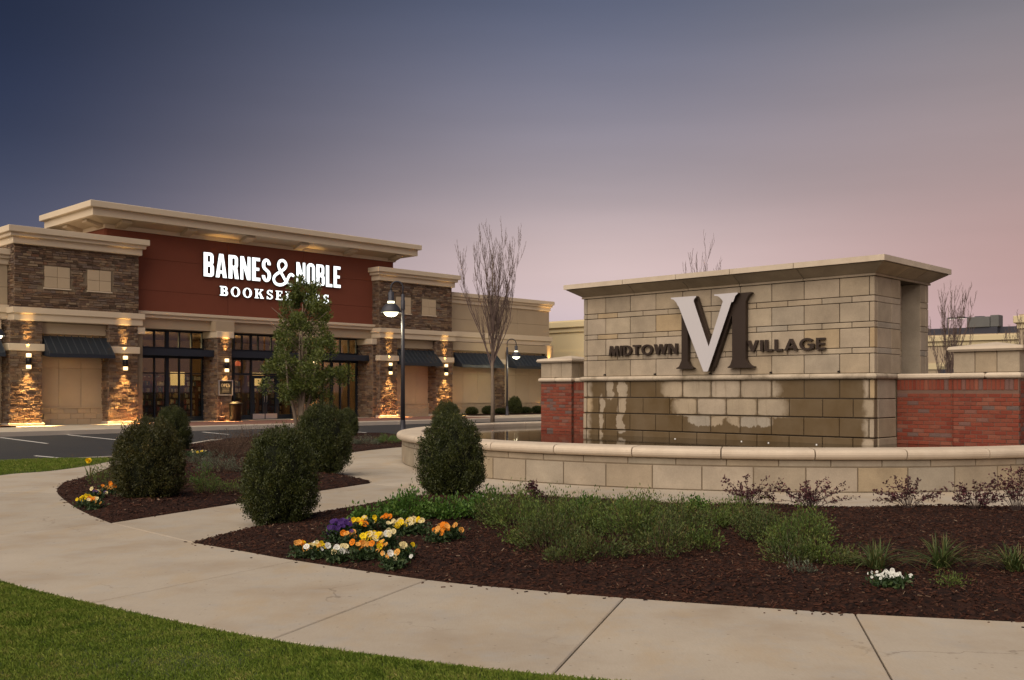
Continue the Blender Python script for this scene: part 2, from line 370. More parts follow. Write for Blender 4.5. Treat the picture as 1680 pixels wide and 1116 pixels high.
mat_basic('navy_metal', (.018, .025, .038), .4, .1, 2, 50, .0, metal=.3, spec=.5)
mat_basic('seam_metal', (.055, .062, .072), .4, .1, metal=.3)
mat_emit('far_lens', (1., .9, .7), .8)
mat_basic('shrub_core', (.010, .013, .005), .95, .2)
mat_basic('awning_navy', (.020, .026, .034), .45, .12, 2, 50, .05, metal=.2, spec=.5)
mat_basic('frame_metal', (.022, .030, .040), .4, .1, 2, 50, .0, metal=.4)
mat_basic('dark_metal', (.02, .018, .02), .45, .1, 2, 50, .0, metal=.5)
mat_basic('lamp_grey', (.055, .055, .066), .5, .12, 3, 40, .05, metal=.4)
mat_basic('bronze', (.050, .034, .026), .45, .12, 3, 50, .05, metal=.35, spec=.4)
mat_basic('silver_paint', (.56, .535, .555), .5, .05, 1.5, 60, .03, spec=.4)
mat_basic('far_wall', (.43, .34, .235), .85, .08, .4, 30, .1)
mat_basic('far_cream', (.62, .52, .32), .85, .06, .4, 30, .1)
mat_basic('roof_dark', (.045, .045, .06), .7, .1, 1, 30, .1)
mat_basic('unit_grey', (.13, .13, .125), .6, .1, 2, 30, .1)
mat_basic('earth', (.07, .075, .03), .95, .25, .05, 4, .2)
mat_basic('coping', (.57, .48, .375), .75, .14, 1.6, 50, .12, rnd=.06, dirt=((.34, .25, .17), 2.2, .35))
mat_basic('coping_stained', (.50, .42, .32), .75, .14, 1.6, 50, .12, dirt=((.085, .06, .03), 1.5, .85))
mat_basic('rust_pot', (.05, .02, .014), .6, .1)
mat_basic('bin_black', (.012, .012, .013), .5, .1)
mat_basic('steel', (.5, .48, .46), .35, .05, metal=.8)
def mat_stone_wall():
    """ledge stones: tone per stone"""
    t = NT('ledge_stone'); g = t.node('ShaderNodeNewGeometry').outputs['Random Per Island']; P = t.pos()
    c = t.ramp(g, [(0, (.085, .058, .042)), (.2, (.17, .105, .068)), (.38, (.125, .085, .07)), (.55, (.25, .165, .10)), (.72, (.165, .125, .105)), (.88, (.29, .215, .14)), (1, (.20, .10, .062))], 'LINEAR')
    n = t.noise(P, 30, 4, .7); v = t.node('ShaderNodeVectorMath', {0: c}, operation='SCALE'); t.l.new(t.maprange(n, .25, .75, .7, 1.25), v.inputs['Scale'])
    t.l.new(v.outputs[0], t.p.inputs['Base Color']); t.p.inputs['Roughness'].default_value = .9; t.p.inputs['Specular IOR Level'].default_value = .2
    t.bump(n, .7, .03); MATS['ledge_stone'] = t.m
mat_stone_wall()
def mat_brick():
    t = NT('brick'); o = t.node('ShaderNodeObjectInfo').outputs['Random']; P = t.pos()
    c = t.ramp(o, [(0, (.185, .042, .027)), (.35, (.24, .060, .036)), (.7, (.215, .066, .042)), (.86, (.27, .095, .06)), (.94, (.18, .10, .085)), (1, (.14, .10, .09))])
    n = t.noise(P, 45, 4, .7); v = t.node('ShaderNodeVectorMath', {0: c}, operation='SCALE'); t.l.new(t.maprange(n, .25, .75, .72, 1.2), v.inputs['Scale'])
    c2 = t.mix(t.maprange(t.noise(P, 3, 4), .55, .75, 0, .35), v.outputs[0], (.09, .035, .028))
    t.l.new(c2, t.p.inputs['Base Color']); t.p.inputs['Roughness'].default_value = .88; t.p.inputs['Specular IOR Level'].default_value = .2; t.bump(n, .4, .006); MATS['brick'] = t.m
mat_brick()
mat_basic('brick_mortar', (.17, .10, .075), .95, .2, 4, 50, .2)
def mat_cast(name, root=None, wet=False, dirt=True):
    """cast stone blocks, tone per block; wet: damp from the fountain spill, measured in the wall's own u,z"""
    t = NT(name); P = t.pos(); o = t.node('ShaderNodeObjectInfo').outputs['Random']
    c = t.ramp(o, [(0, (.345, .28, .205)), (.2, (.425, .35, .255)), (.4, (.385, .305, .21)), (.6, (.43, .355, .27)), (.78, (.405, .325, .23)), (.94, (.355, .31, .25)), (1, (.45, .33, .19))])
    n = t.noise(P, 40, 4, .7); a = t.noise(P, 2.0, 5, .6)
    v = t.node('ShaderNodeVectorMath', {0: c}, operation='SCALE'); t.l.new(t.math('MULTIPLY', t.maprange(n, .25, .75, .88, 1.08), t.maprange(a, .25, .75, .76, 1.16)), v.inputs['Scale'])
    c = v.outputs[0]; rough = .85
    if dirt: c = t.mix(t.maprange(t.noise(P, 4.5, 6, .75), .58, .78, 0, .4), c, (.25, .185, .115))
    if wet:
        uv = t.coord('Object', root); s = t.node('ShaderNodeSeparateXYZ', {0: uv})
        nz = t.noise(uv, 3.5, 4, .6); dm = t.node('ShaderNodeMapping', {'Scale': (9, 9, 1.6)}); t.l.new(uv, dm.inputs[0]); nz2 = t.noise(dm.outputs[0], 1., 4, .65)
        U = t.math('ADD', s.outputs[0], t.math('MULTIPLY', t.math('SUBTRACT', nz, .5), .34)); Z = t.math('ADD', s.outputs[2], t.math('MULTIPLY', t.math('SUBTRACT', nz2, .5), .24))
        dry = None
        for (cu, cz, ru, rz) in WET_DRY:
            du = t.math('ABSOLUTE', t.math('DIVIDE', t.math('SUBTRACT', U, cu), ru)); dz = t.math('ABSOLUTE', t.math('DIVIDE', t.math('SUBTRACT', Z, cz), rz))
            d = t.math('ADD', t.math('POWER', du, 3.5), t.math('POWER', dz, 3.5)); dry = d if dry is None else t.math('MINIMUM', dry, d)
        edge = t.math('MINIMUM', t.math('DIVIDE', t.math('ABSOLUTE', t.math('ADD', U, 7.2)), .24), t.math('DIVIDE', t.math('ABSOLUTE', t.math('ADD', U, -.02)), .20))
        dry = t.math('MINIMUM', dry, edge)
        w = t.maprange(dry, .80, 1.3)
        sm = t.node('ShaderNodeMapping', {'Scale': (9, 9, .7)}); t.l.new(uv, sm.inputs[0]); w = t.math('MAXIMUM', w, t.maprange(t.noise(sm.outputs[0], 1., 4, .6), .58, .75, 0, .6))
        gs = t.node('ShaderNodeSeparateXYZ', {0: t.coord('Generated')}); gn = t.noise(uv, 7, 3)
        ex = t.math('ADD', t.math('POWER', t.math('ABSOLUTE', t.math('MULTIPLY', t.math('SUBTRACT', gs.outputs[0], .5), 2.0)), 9.), t.math('POWER', t.math('ABSOLUTE', t.math('MULTIPLY', t.math('SUBTRACT', gs.outputs[2], .5), 2.0)), 7.))   # each block stays damp along its joints
        w = t.math('MAXIMUM', w, t.math('MULTIPLY', t.maprange(t.math('ADD', ex, t.math('MULTIPLY', t.math('SUBTRACT', gn, .5), .9)), .35, .95), .75))
        damp = t.math('MULTIPLY', t.maprange(t.noise(uv, 1.2, 4), .3, .7, .82, 1.0), w)
        c = t.mix(damp, c, (.105, .066, .026)); t.l.new(t.maprange(damp, 0, 1, .85, .55), t.p.inputs['Roughness'])
    else: t.p.inputs['Roughness'].default_value = rough
    t.l.new(c, t.p.inputs['Base Color']); t.p.inputs['Specular IOR Level'].default_value = .3
    t.bump(t.math('ADD', n, t.math('MULTIPLY', a, 2.0)), .22, .008); MATS[name] = t.m
WET_DRY = [(-6.38, 1.64, .10, .22), (-6.02, 1.42, .13, .42), (-6.05, .85, .09, .22), (-6.62, 1.0, .05, .5), (-3.45, 1.66, 1.42, .24), (-3.2, 1.26, 1.36, .24), (-3.75, .98, .42, .12), (-2.65, .99, .5, .13)]
mat_cast('cast_stone'); MATS['basin_stone'] = MATS['cast_stone'].copy(); MATS['basin_stone'].name = 'basin_stone'
for _n in MATS['basin_stone'].node_tree.nodes:
    if _n.type == 'VALTORGB':
        for _e, _c in zip(_n.color_ramp.elements, ((.32, .27, .20), (.38, .315, .235), (.35, .285, .205), (.39, .33, .255), (.33, .29, .225), (.36, .29, .20), (.39, .31, .20))): _e.color = _c + (1,)

def mat_water():
    t = NT('water'); t.p.inputs['Base Color'].default_value = (.012, .010, .006, 1); t.p.inputs['Roughness'].default_value = .03; t.p.inputs['IOR'].default_value = 1.33
    t.p.inputs['Specular IOR Level'].default_value = .5
    m = t.node('ShaderNodeMapping', {'Scale': (1, 1, 1)}); t.l.new(t.pos(), m.inputs[0]); t.bump(t.noise(m.outputs[0], 5, 3), .06, .02); MATS['water'] = t.m
mat_water()
def mat_glass():
    t = NT('glass'); n = t.n; g = t.node('ShaderNodeBsdfGlossy', {'Roughness': .02, 'Color': (.9, .95, 1, 1)}); tr = t.node('ShaderNodeBsdfTransparent', {'Color': (.62, .66, .66, 1)})
    fr = t.node('ShaderNodeFresnel', {'IOR': 1.5}); mx = t.node('ShaderNodeMixShader'); t.l.new(t.math('ADD', t.math('MULTIPLY', fr.outputs[0], .55), .015), mx.inputs[0]); t.l.new(tr.outputs[0], mx.inputs[1]); t.l.new(g.outputs[0], mx.inputs[2])
    t.l.new(mx.outputs[0], n['Material Output'].inputs[0]); MATS['glass'] = t.m
mat_glass()
mat_emit('sign_white', (.93, 1., 1.), .75)
mat_emit('sconce_lens', (1., .70, .30), 1.15)
mat_emit('lamp_lens', (1., .93, .60), 1.5)
mat_emit('ceiling_glow', (1., .52, .10), .45)
mat_emit('pendant_red', (.9, .12, .03), .5)

# ------------------------------------------------------------------ ground, lot, walks
LOT = -.12
MB().add([(-1500, -1500, -.3), (1500, -1500, -.3), (1500, 1500, -.3), (-1500, 1500, -.3)], [(0, 1, 2, 3)]).build('ground', 'earth', kind='structure')
MB().add([(-90, 14, LOT), (120, 14, LOT), (120, 150, LOT), (-90, 150, LOT)], [(0, 1, 2, 3)]).build('parking_lot', 'asphalt', kind='structure')
PC = (5.4, 23.67); PR = 7.97
def ringpt(r, a): return (PC[0] + r * math.cos(R(a)), PC[1] + r * math.sin(R(a)))
OUT0 = [(-9.18, 23.4), (-9.11, 21.28), (-9.28, 19.98), (-9.74, 18.97), (-9.55, 16.2), (-8.3, 13.0), (-6.4, 10.25), (-4.34, 8.44), (-3.17, 7.54), (-2.29, 6.92), (-1.55, 6.44), (-.51, 5.91), (.23, 5.64), (.9, 5.43), (2.02, 5.12), (4.2, 4.72), (8.5, 4.4), (13, 4.6), (17, 6.2)]
IN2 = [(-3.37, 10.55), (-2.65, 9.95), (-2.03, 9.43), (-.72, 8.47), (.05, 8.08), (.87, 7.73), (2.06, 7.31), (2.47, 7.18), (3.56, 6.92), (4.6, 6.74), (8.5, 6.45), (12, 6.7), (15.2, 8.2)]
BED1_NOSE = [(-8.75, 23.6), (-8.5, 21.2), (-8.02, 19.2), (-7.94, 18.4), (-7.79, 17.34), (-7.18, 15.77), (-5.89, 13.56), (-4.87, 12.12)]
K = 5
out = catmull(OUT0, K); in2 = catmull(IN2, K); nose = catmull(BED1_NOSE, K)
oi = lambda k: k * K                                # index of control point k on a catmull curve
bed2_back = catmull([(-3.37, 10.55), (-3.1, 11.53), (-2.77, 12.58), (-2.31, 13.49), (-1.78, 14.54), (-1.2, 15.25)], 3)
RO = 10.12
ringedge = [ringpt(RO, a) for a in range(234, 318, 3)]
BED2 = bed2_back[:-1] + ringedge + [(14.6, 12.5), (15.2, 8.2)] + in2[-2:0:-1]
bed1_front = [(-4.87, 12.12), (-3.87, 14.35), (-2.47, 17.34)]
ring1 = [ringpt(9.85, a) for a in range(216, 139, -4)]
BED1 = nose + bed1_front[1:] + ring1 + [(-3.2, 34.5), (-4.3, 36.6), (-6.2, 36.9), (-8.2, 35.6), (-9.6, 32.5), (-9.5, 28.4), (-9.0, 25.0)]
LAWN_OUT = [(-9.35, 23.5), (-10.57, 23.5), (-11.8, 22.75), (-15, 22.0), (-25, 20.5), (-25, 1.2), (17, 1.2)]
LAWN = [(x, y) for x, y in out] + LAWN_OUT[::-1]
island = [(-25, 20.5), (-15, 22.0), (-11.8, 22.75), (-10.57, 23.5), (-9.7, 24.4), (-9.65, 28.4), (-9.75, 32.6), (-8.3, 35.75), (-6.2, 37.05), (-4.2, 36.75), (-2.5, 34.7), (0, 34.8), (6, 35.2), (13, 33), (17, 27), (19, 18), (18, 1), (-25, 1)]
MB().prism(island, -.29, -.03).build('island_base', 'joint_dark', kind='structure')
kerb = MB(); kc = island[:12]
for a, b in zip(kc, kc[1:]):
    d = Vector((b[0] - a[0], b[1] - a[1])); n = Vector((-d.y, d.x)).normalized() * .15
    kerb.prism([(a[0] + n.x * .1, a[1] + n.y * .1), (b[0] + n.x * .1, b[1] + n.y * .1), (b[0] + n.x, b[1] + n.y), (a[0] + n.x, a[1] + n.y)], -.28, .012)
kerb.build('kerb', 'kerb_concrete', kind='structure')
walk = MB().prism([(p[0], p[1]) for p in island], -.03, -.022).build('walkway', 'joint_dark', kind='structure')
def shrink(poly, g):
    n = len(poly); a = sum(p[0] * q[1] - q[0] * p[1] for p, q in zip(poly, poly[1:] + poly[:1]))
    if a < 0: poly = poly[::-1]
    o = []
    for i in range(n):
        p0, p1, p2 = (Vector(poly[i - 1]), Vector(poly[i]), Vector(poly[(i + 1) % n]))
        d1 = (p1 - p0).normalized(); d2 = (p2 - p1).normalized(); n1 = Vector((-d1.y, d1.x)); n2 = Vector((-d2.y, d2.x)); b = (n1 + n2)
        b = b / max(b.length_squared * .5, .35); q = p1 + b * g; o.append((q.x, q.y))
    return o
def slab(poly, g=.006):
    q = shrink([tuple(p) for p in poly], g); b = MB(); q2 = shrink(q, .008); n = len(q)
    b.add([(p[0], p[1], -.026) for p in q] + [(p[0], p[1], -.006) for p in q] + [(p[0], p[1], 0) for p in q2],
          [tuple(range(2 * n, 3 * n))] + [(i, (i + 1) % n, n + (i + 1) % n, n + i) for i in range(n)] + [(n + i, n + (i + 1) % n, 2 * n + (i + 1) % n, 2 * n + i) for i in range(n)])
    return b.build('slab', 'concrete', walk)
# front walk: slabs between its joints
slab(nose[0:oi(5) + 1] + [out[oi(4)]] + out[oi(4) - 1::-1])
slab(nose[oi(5):] + [out[oi(6)]] + out[oi(6) - 1:oi(4) - 1:-1])
slab([nose[-1]] + in2[0:oi(2) + 1] + out[oi(8):oi(6) - 1:-1])
for a, b, c, d in ((2, 3, 8, 10), (3, 5, 10, 12), (5, 7, 12, 14), (7, 9, 14, 15), (9, 10, 15, 16), (10, 12, 16, 18)):
    slab(in2[oi(a):oi(b) + 1] + out[oi(d):(oi(c) - 1 if oi(c) else None):-1])
# link walk to the pool and the ring round it
slab([(-4.87, 12.12), bed2_back[0]] + bed2_back[1:7] + [(-3.87, 14.35)])
slab([(-3.87, 14.35)] + bed2_back[6:-1] + [ringpt(RO, 234), ringpt(RO, 226), ringpt(RO, 219.5), (-2.47, 17.34)])
for a0 in range(0, 360, 20):
    slab([ringpt(7.9, a) for a in range(a0, a0 + 21, 2)] + [ringpt(RO, a) for a in range(a0 + 20, a0 - 1, -2)])
terrain('lawn', LAWN, 'lawn_ground', .03, .2, -.012, .45)
terrain('mulch_bed_front', BED2, 'mulch', .085, .5, .006, .16)
terrain('mulch_bed_left', BED1, 'mulch', .085, .5, .006, .3)
# parking lines
pl = MB()
for a, b in (((0, 718), (78, 728)), ((105, 713), (193, 722)), ((57, 748), (131, 754.5)), ((332, 709), (375, 713)), ((-60, 742), (-20, 745)), ((560, 707), (640, 713))):
    p = Vector(G(*a, LOT)); q = Vector(G(*b, LOT)); d = (q - p).normalized(); n = Vector((-d.y, d.x)) * .05
    pl.add([(*(p + n), LOT + .004), (*(p - n), LOT + .004), (*(q - n), LOT + .004), (*(q + n), LOT + .004)], [(0, 1, 2, 3)])
pl.build('lot_marking', 'line_paint', kind='structure')

# ------------------------------------------------------------------ fountain basin
basin = empty('fountain_basin', (PC[0], PC[1], 0), 0, 'round stone fountain basin with rounded coping, built round the sign wall', 'fountain')
MB().lathe([(7.62, 0), (7.62, .56), (7.955, .56), (7.955, 0)], 124).build('wall_core', 'mortar', basin)
MB().lathe([(7.6, .02), (7.6, .56), (7.62, .56)], 124).build('inner_lining', 'joint_dark', basin)
def wedge(r0, r1, a, z0, z1, n=4, c=.012, prof=None):
    """curved block centred on angle 0, a degrees wide"""
    b = MB(); prof = prof or [(r0, z0), (r1 - c, z0), (r1, z0 + c), (r1, z1 - c), (r1 - c, z1), (r0, z1)]; m = len(prof)
    v = []
    for i in range(n + 1):
        t = R(-a / 2 + a * i / n)
        v += [(r * math.cos(t), r * math.sin(t), z) for r, z in prof]
    f = [(i * m + k, i * m + (k + 1) % m, (i + 1) * m + (k + 1) % m, (i + 1) * m + k) for i in range(n) for k in range(m)]
    f += [tuple(range(m - 1, -1, -1)), tuple(n * m + k for k in range(m))]
    b.add(v, f); me = b.mesh('block'); 
    return me
NB = 62; st = 360 / NB
big = wedge(7.90, PR, st - .16, .008, .39); thin = wedge(7.90, PR - .004, st - .13, .404, .51)
for k in range(NB):
    link('stone_block', big, 'basin_stone', basin, rz=R(252.9 + st * (k + .5)))
for k in range(NB):
    link('stone_block', thin, 'basin_stone', basin, rz=R(252.9 + st * (k + .98)))
NC = 35; sc = 360 / NC; rr = .075
cprof = [(7.52, .52)] + [(8.02 - .02, .52)] + [(8.02 + rr * math.sin(R(t)) * .9, .60 - rr * math.cos(R(t))) for t in (15, 40, 65, 90, 115, 140, 165)] + [(7.97, .685)] + [(7.60, .692)] + [(7.54 - .04 * math.sin(R(t)), .65 + .04 * math.cos(R(t))) for t in (20, 60, 100)]
cop = wedge(0, 0, sc - .15, 0, 0, 5, prof=cprof)
for k in range(NC): link('coping_stone', cop, 'coping', basin, rz=R(255.1 + sc * (k + .5)))
MB().lathe([(.01, .57), (3, .57), (7.6, .57)], 96, PC).build('water', 'water', kind='structure')

# ------------------------------------------------------------------ sign wall (own frame: x along the face to the right, y back, z up)
MO = (6.887, 18.951); MA = R(-44)
def mw(u, v): return (MO[0] + u * math.cos(MA) - v * math.sin(MA), MO[1] + u * math.sin(MA) + v * math.cos(MA))
mon = empty('sign_wall', (MO[0], MO[1], 0), MA, 'tall cast stone monument wall with flared cornice standing in the fountain', 'monument')
mat_cast('cast_stone_wet', mon, True, False)
UL = -7.18; DV = 2.6
for x1_, y0_, y1_ in ((-.016, .016, 1.19), (-.40, 1.19, 2.2), (-.016, 2.2, DV - .016)): box('core', 'joint_dark', mon, UL + .016, x1_, y0_, y1_, .02, 3.8)
box('recess_base', 'cast_stone', mon, -.42, -.004, 1.0, 2.19, .02, 1.9)
for y_ in (1.196, 2.186): box('recess_jamb', 'cast_stone', mon, -.40, -.012, y_, y_ + .012, 1.95, 3.8)
jA = [UL, -7.08, -6.51, -5.79, -5.07, -4.35, -3.62, -2.9, -2.17, -1.45, -.7, -.1, 0]
jB = [UL, -7.08, -6.75, -6.16, -5.43, -4.74, -4.0, -3.27, -2.52, -1.81, -1.07, -.45, 0]
jC = [UL, -7.08, -6.71, -6.14, -5.42, -4.69, -3.97, -3.24, -2.5, -1.77, -1.05, -.42, 0]
rows = [(3.435, 3.80, jA, 0, 0), (3.315, 3.428, jB, 0, 0), (2.938, 3.308, jA, 0, 0), (2.822, 2.931, jB, 0, 0), (2.44, 2.815, jA, 0, 0), (2.327, 2.433, jB, 0, 0), (1.95, 2.32, jA, 0, 0),
        (1.46, 1.83, jA, 1, .0), (1.092, 1.442, jC, 1, .008), (.712, 1.074, jA, 1, .016), (.3, .694, jC, 1, .024)]
vj_top = [.0, .75, 1.2]; 
for z0, z1, js, wet, proud in rows:
    for a, b in zip(js, js[1:]):
        g = .007; jit = random.uniform(-.002, .003)
        last = (b == 0)
        MB().cbox(a + (g if a > UL else -.002), b - (0 if last else g), -proud - jit, .14, z0 + .003, z1 - .003, .008).build('stone_block', 'cast_stone_wet' if wet else 'cast_stone', mon)
    # right-hand return, with its tall recess
    if not wet:
        for (a, b, x1) in ((.148, .78, 0), (.788, 1.2, 0), (1.21, 2.18, -.38), (2.19, 2.44, 0), (2.448, 2.6, 0)):
            MB().cbox(x1 - .2, x1 + random.uniform(-.002, .002), a, b, z0, z1, .008).build('stone_block', 'cast_stone', mon)
    else:
        MB().cbox(-.2, proud + .002, .148, .96, z0, z1, .008).build('stone_block', 'cast_stone', mon)
    # left-hand return and back, plain
    for (a, b) in ((.148, .9), (.908, 1.7), (1.708, 2.6)):
        MB().cbox(UL - .002, UL + .2, a, b, z0, z1, .008).build('stone_block', 'cast_stone', mon)
# cornice: flared stones, then a flat course
def cornice_run(pts, prof, mats, side):
    pass
cprof2 = [(0, 3.806), (.035, 3.806), (.035, 3.842), (.02, 3.848), (.30, 4.020), (.305, 4.022)]
fprof = [(.30, 4.034), (.345, 4.034), (.345, 4.142), (.0, 4.165)]
def ring_stone(prof, s0, s1, m0, m1, side, name, m):
    """stone of a ring moulding: runs s0..s1 along one side; m0/m1: mitre at that end"""
    b = MB(); v = []
    P2 = prof + [(-.25, prof[-1][1]), (-.25, prof[0][1])]
    for s, mit, sg in ((s0, m0, -1), (s1, m1, 1)):
        for o, z in P2:
            q = s + (sg * o if mit else 0)
            if side == 'front': v.append((q, -o, z))
            elif side == 'right': v.append((o, q, z))
            elif side == 'left': v.append((UL - o, q, z))
            else: v.append((q, DV + o, z))
    n = len(P2); f = [(k, (k + 1) % n, n + (k + 1) % n, n + k) for k in range(n)] + [tuple(range(n - 1, -1, -1)), tuple(range(n, 2 * n))]
    b.add(v, f); o = b.build(name, m, mon)
    bm = bmesh.new(); bm.from_mesh(o.data); bmesh.ops.recalc_face_normals(bm, faces=bm.faces); bm.to_mesh(o.data); bm.free()
for prof, nm, cuts in ((cprof2, 'cornice_stone', [UL, -5.63, -4.18, -2.9, -1.45, 0]), (fprof, 'capping_stone', [UL, -5.75, -4.3, -2.95, -1.5, 0])):
    for i, (a, b) in enumerate(zip(cuts, cuts[1:])):
        for sd_ in ('front', 'back'): ring_stone(prof, a + (.007 if i else 0), b - (.007 if i < 4 else 0), i == 0, i == 4, sd_, nm, 'coping' if nm == 'capping_stone' else 'cast_stone')
    vc = [0, .95, 1.8, DV]
    for i, (a, b) in enumerate(zip(vc, vc[1:])):
        for sd_ in ('right', 'left'): ring_stone(prof, a + (.007 if i else 0), b - (.007 if i < 2 else 0), i == 0, i == 2, sd_, nm, 'coping' if nm == 'capping_stone' else 'cast_stone')
box('cornice_core', 'joint_dark', mon, UL - .2, .2, -.2, DV + .2, 4.018, 4.14)
box('cornice_core', 'joint_dark', mon, UL + .02, -.02, .02, DV - .02, 3.80, 4.0)
# rounded string course
def bull(r, zc, n=7): return [(r * math.sin(R(t)), zc - r * math.cos(R(t))) for t in np.linspace(8, 172, n)]
for i, (a, b) in enumerate(zip([UL, -6.4, -5.1, -3.9, -2.6, -1.3, 0], [-6.4, -5.1, -3.9, -2.6, -1.3, 0])):
    v = []; pr = [(-.02, 1.832)] + [(o + .02, z) for o, z in bull(.055, 1.889)] + [(-.02, 1.946)]; n = len(pr)
    for s, e in ((a, -1), (b, 1)):
        v += [(s + (.004 if e < 0 and i else (-.004 if e > 0 and i < 5 else e * max(o, 0))), -o, z) for o, z in pr]
    MB().add(v, [(k, k + 1, n + k + 1, n + k) for k in range(n - 1)] + [tuple(range(n)), tuple(range(2 * n - 1, n - 1, -1))], False).build('string_course', 'coping_stained', mon)
v = []
for y, mi in ((0, 1), (.95, 0)): v += [(o, y - (max(o, 0) if mi else 0), z) for o, z in pr]
MB().add(v, [(k, n + k, n + k + 1, k + 1) for k in range(n - 1)] + [tuple(range(n - 1, -1, -1)), tuple(range(n, 2 * n))]).build('string_course', 'coping_stained', mon)
for u in (-6.51, -5.07, -3.62, -2.17, -.7):
    MB().tube([(u, .05, 1.985), (u, -.05, 1.985), (u, -.07, 1.975)], [.016, .018, .014], 8).build('spout', 'dark_metal', mon)
for (u, v), od in zip(((-4.2, -.5), (-2.6, -.45), (-1.9, -.6), (-.9, -.55)), ('leftmost', 'second from left', 'third from left', 'rightmost')):
    p = mw(u, v); nz = empty('fountain_nozzle', (p[0], p[1], .2), 0, 'small fountain jet nozzle just breaking the water below the sign wall, ' + od, 'nozzle', 'fountain jet nozzles')
    MB().lathe([(.0, 0), (.03, 0), (.03, .35), (.022, .37), (.022, .385), (.0, .385)], 10).build('pipe', 'steel', nz)
# ------------------------------------------------------------------ brick wings either side of the sign wall
bk = MB().cbox(0, .2, 0, .09, 0, .066, .004).mesh('brick'); bs = MB().cbox(0, .066, 0, .09, 0, .2, .004).mesh('brick_soldier'); bh = MB().cbox(0, .09, 0, .2, 0, .066, .004).mesh('brick_end')
CH = .0762
def brick_face(par, x0, x1, y, z0, z1, axis='x', soldier=False):
    """bricks on a face: axis x: face at y looking -y from x0..x1; axis y: face at x=y looking +x, from x0..x1 along y"""
    top = z1 - (.21 if soldier else 0); nrow = int((top - z0) / CH)
    for r_ in range(nrow):
        z = z0 + r_ * CH; x = x0 - (.105 if r_ % 2 else 0)
        while x < x1 - .02:
            a = max(x, x0); b = min(x + .2, x1)
            if b - a > .03:
                j = random.uniform(-.003, .003)
                if axis == 'x': o = link('brick', bk, 'brick', par, (a, y + j, z))
                else: o = link('brick', bh, 'brick', par, (y - .09 + j, a, z))
                if b - a < .199: o.scale = (((b - a) / .2, 1, 1) if axis == 'x' else (1, (b - a) / .2, 1))
            x += .21
    if soldier:
        x = x0
        while x < x1 - .03:
            if axis == 'x': link('brick', bs, 'brick', par, (x, y + random.uniform(-.003, .003), top + .004))
            x += .0762
def wing(sgn, w0, w1, p0, p1, label):
    """w: low wall u-range, p: pier u-range"""
    wr = empty('brick_wing_wall', (*mw((min(w0,p0)+max(w1,p1))/2, 1.4), 0), MA, label, 'wall')
    cu = (min(w0,p0)+max(w1,p1))/2
    off = lambda u: u - cu
    zb = .42
    a, b, c, d = off(w0), off(w1), off(p0), off(p1); vw, vp, vd = .96 - 1.4, .88 - 1.4, 2.05 - 1.4
    box('wall_core', 'brick_mortar', wr, a, b, vw + .008, vw + .5, .02, 1.83)
    box('pier_core', 'brick_mortar', wr, c + .008, d - .008, vp + .008, vd, .02, 1.83)
    brick_face(wr, a, b, vw, zb, 1.83, 'x', True); brick_face(wr, c, d, vp, zb, 1.83, 'x', sgn > 0)
    brick_face(wr, vp + .1, vd, d, zb, 1.83, 'y')
    # string course: rounded stones over wall and pier
    def course(x0, x1, y0, y1, z0, z1, name, m='coping'):
        r_ = (z1 - z0) / 2; pr = [(r_ * math.sin(R(t)), (z0 + z1) / 2 - r_ * math.cos(R(t))) for t in np.linspace(0, 180, 7)]
        v = []
        for o, z in pr: v += [(x0 - o, y0 - o, z), (x1 + o, y0 - o, z), (x1 + o, y1 + o, z), (x0 - o, y1 + o, z)]
        f = [(4 * i + k, 4 * i + (k + 1) % 4, 4 * i + 4 + (k + 1) % 4, 4 * i + 4 + k) for i in range(6) for k in range(4)] + [(3, 2, 1, 0), (24, 25, 26, 27)]
        MB().add(v, f).build(name, m, wr)
    course(c + .01, c + (d - c) / 2 - .054, vp - .01, vd, 1.834, 1.945, 'string_course'); course(c + (d - c) / 2 + .06, d - .01, vp - .01, vd, 1.834, 1.945, 'string_course')
    box('string_course', 'coping', wr, *( (a, c - .05) if sgn > 0 else (d + .05, b)), vw - .05, vw + .45, 1.836, 1.94, .03)
    # stone block course and hipped cap
    n3 = 3
    for i in range(n3):
        x0 = c + (d - c) * i / n3; x1 = c + (d - c) * (i + 1) / n3
        MB().cbox(x0 + (.004 if i else 0), x1 - (.004 if i < 2 else 0), vp + .0, vp + .3, 1.95, 2.335, .01).build('stone_block', 'cast_stone', wr)
    for i in range(2):
        y0 = vp + .308 + (vd - vp - .308) * i / 2; y1 = vp + .308 + (vd - vp - .308) * (i + 1) / 2
        MB().cbox(c, d, y0 + .004, y1 - .004, 1.95, 2.335, .01).build('stone_block', 'cast_stone', wr)
    e = .09; z0, z1, zt = 2.34, 2.43, 2.53
    v = [(c - e + .03, vp - e + .03, z0), (d + e - .03, vp - e + .03, z0), (d + e - .03, vd + e - .03, z0), (c - e + .03, vd + e - .03, z0),
         (c - e, vp - e, z0 + .04), (d + e, vp - e, z0 + .04), (d + e, vd + e, z0 + .04), (c - e, vd + e, z0 + .04),
         (c - e + .02, vp - e + .02, z1), (d + e - .02, vp - e + .02, z1), (d + e - .02, vd + e - .02, z1), (c - e + .02, vd + e - .02, z1), ((c + d) / 2, (vp + vd) / 2, zt)]
    f = [(3, 2, 1, 0)] + [(i * 4 + k, i * 4 + (k + 1) % 4, i * 4 + 4 + (k + 1) % 4, i * 4 + 4 + k) for i in range(2) for k in range(4)] + [(8 + k, 8 + (k + 1) % 4, 12) for k in range(4)]
    MB().add(v, f).build('pier_cap', 'coping', wr)
wing(1, 0.03, 1.14, 1.14, 2.30, 'brick wall with stone capped pier at the right end of the sign wall')
wing(-1, -8.32, -7.21, -9.37, -8.32, 'brick wall with stone capped pier at the left end of the sign wall')
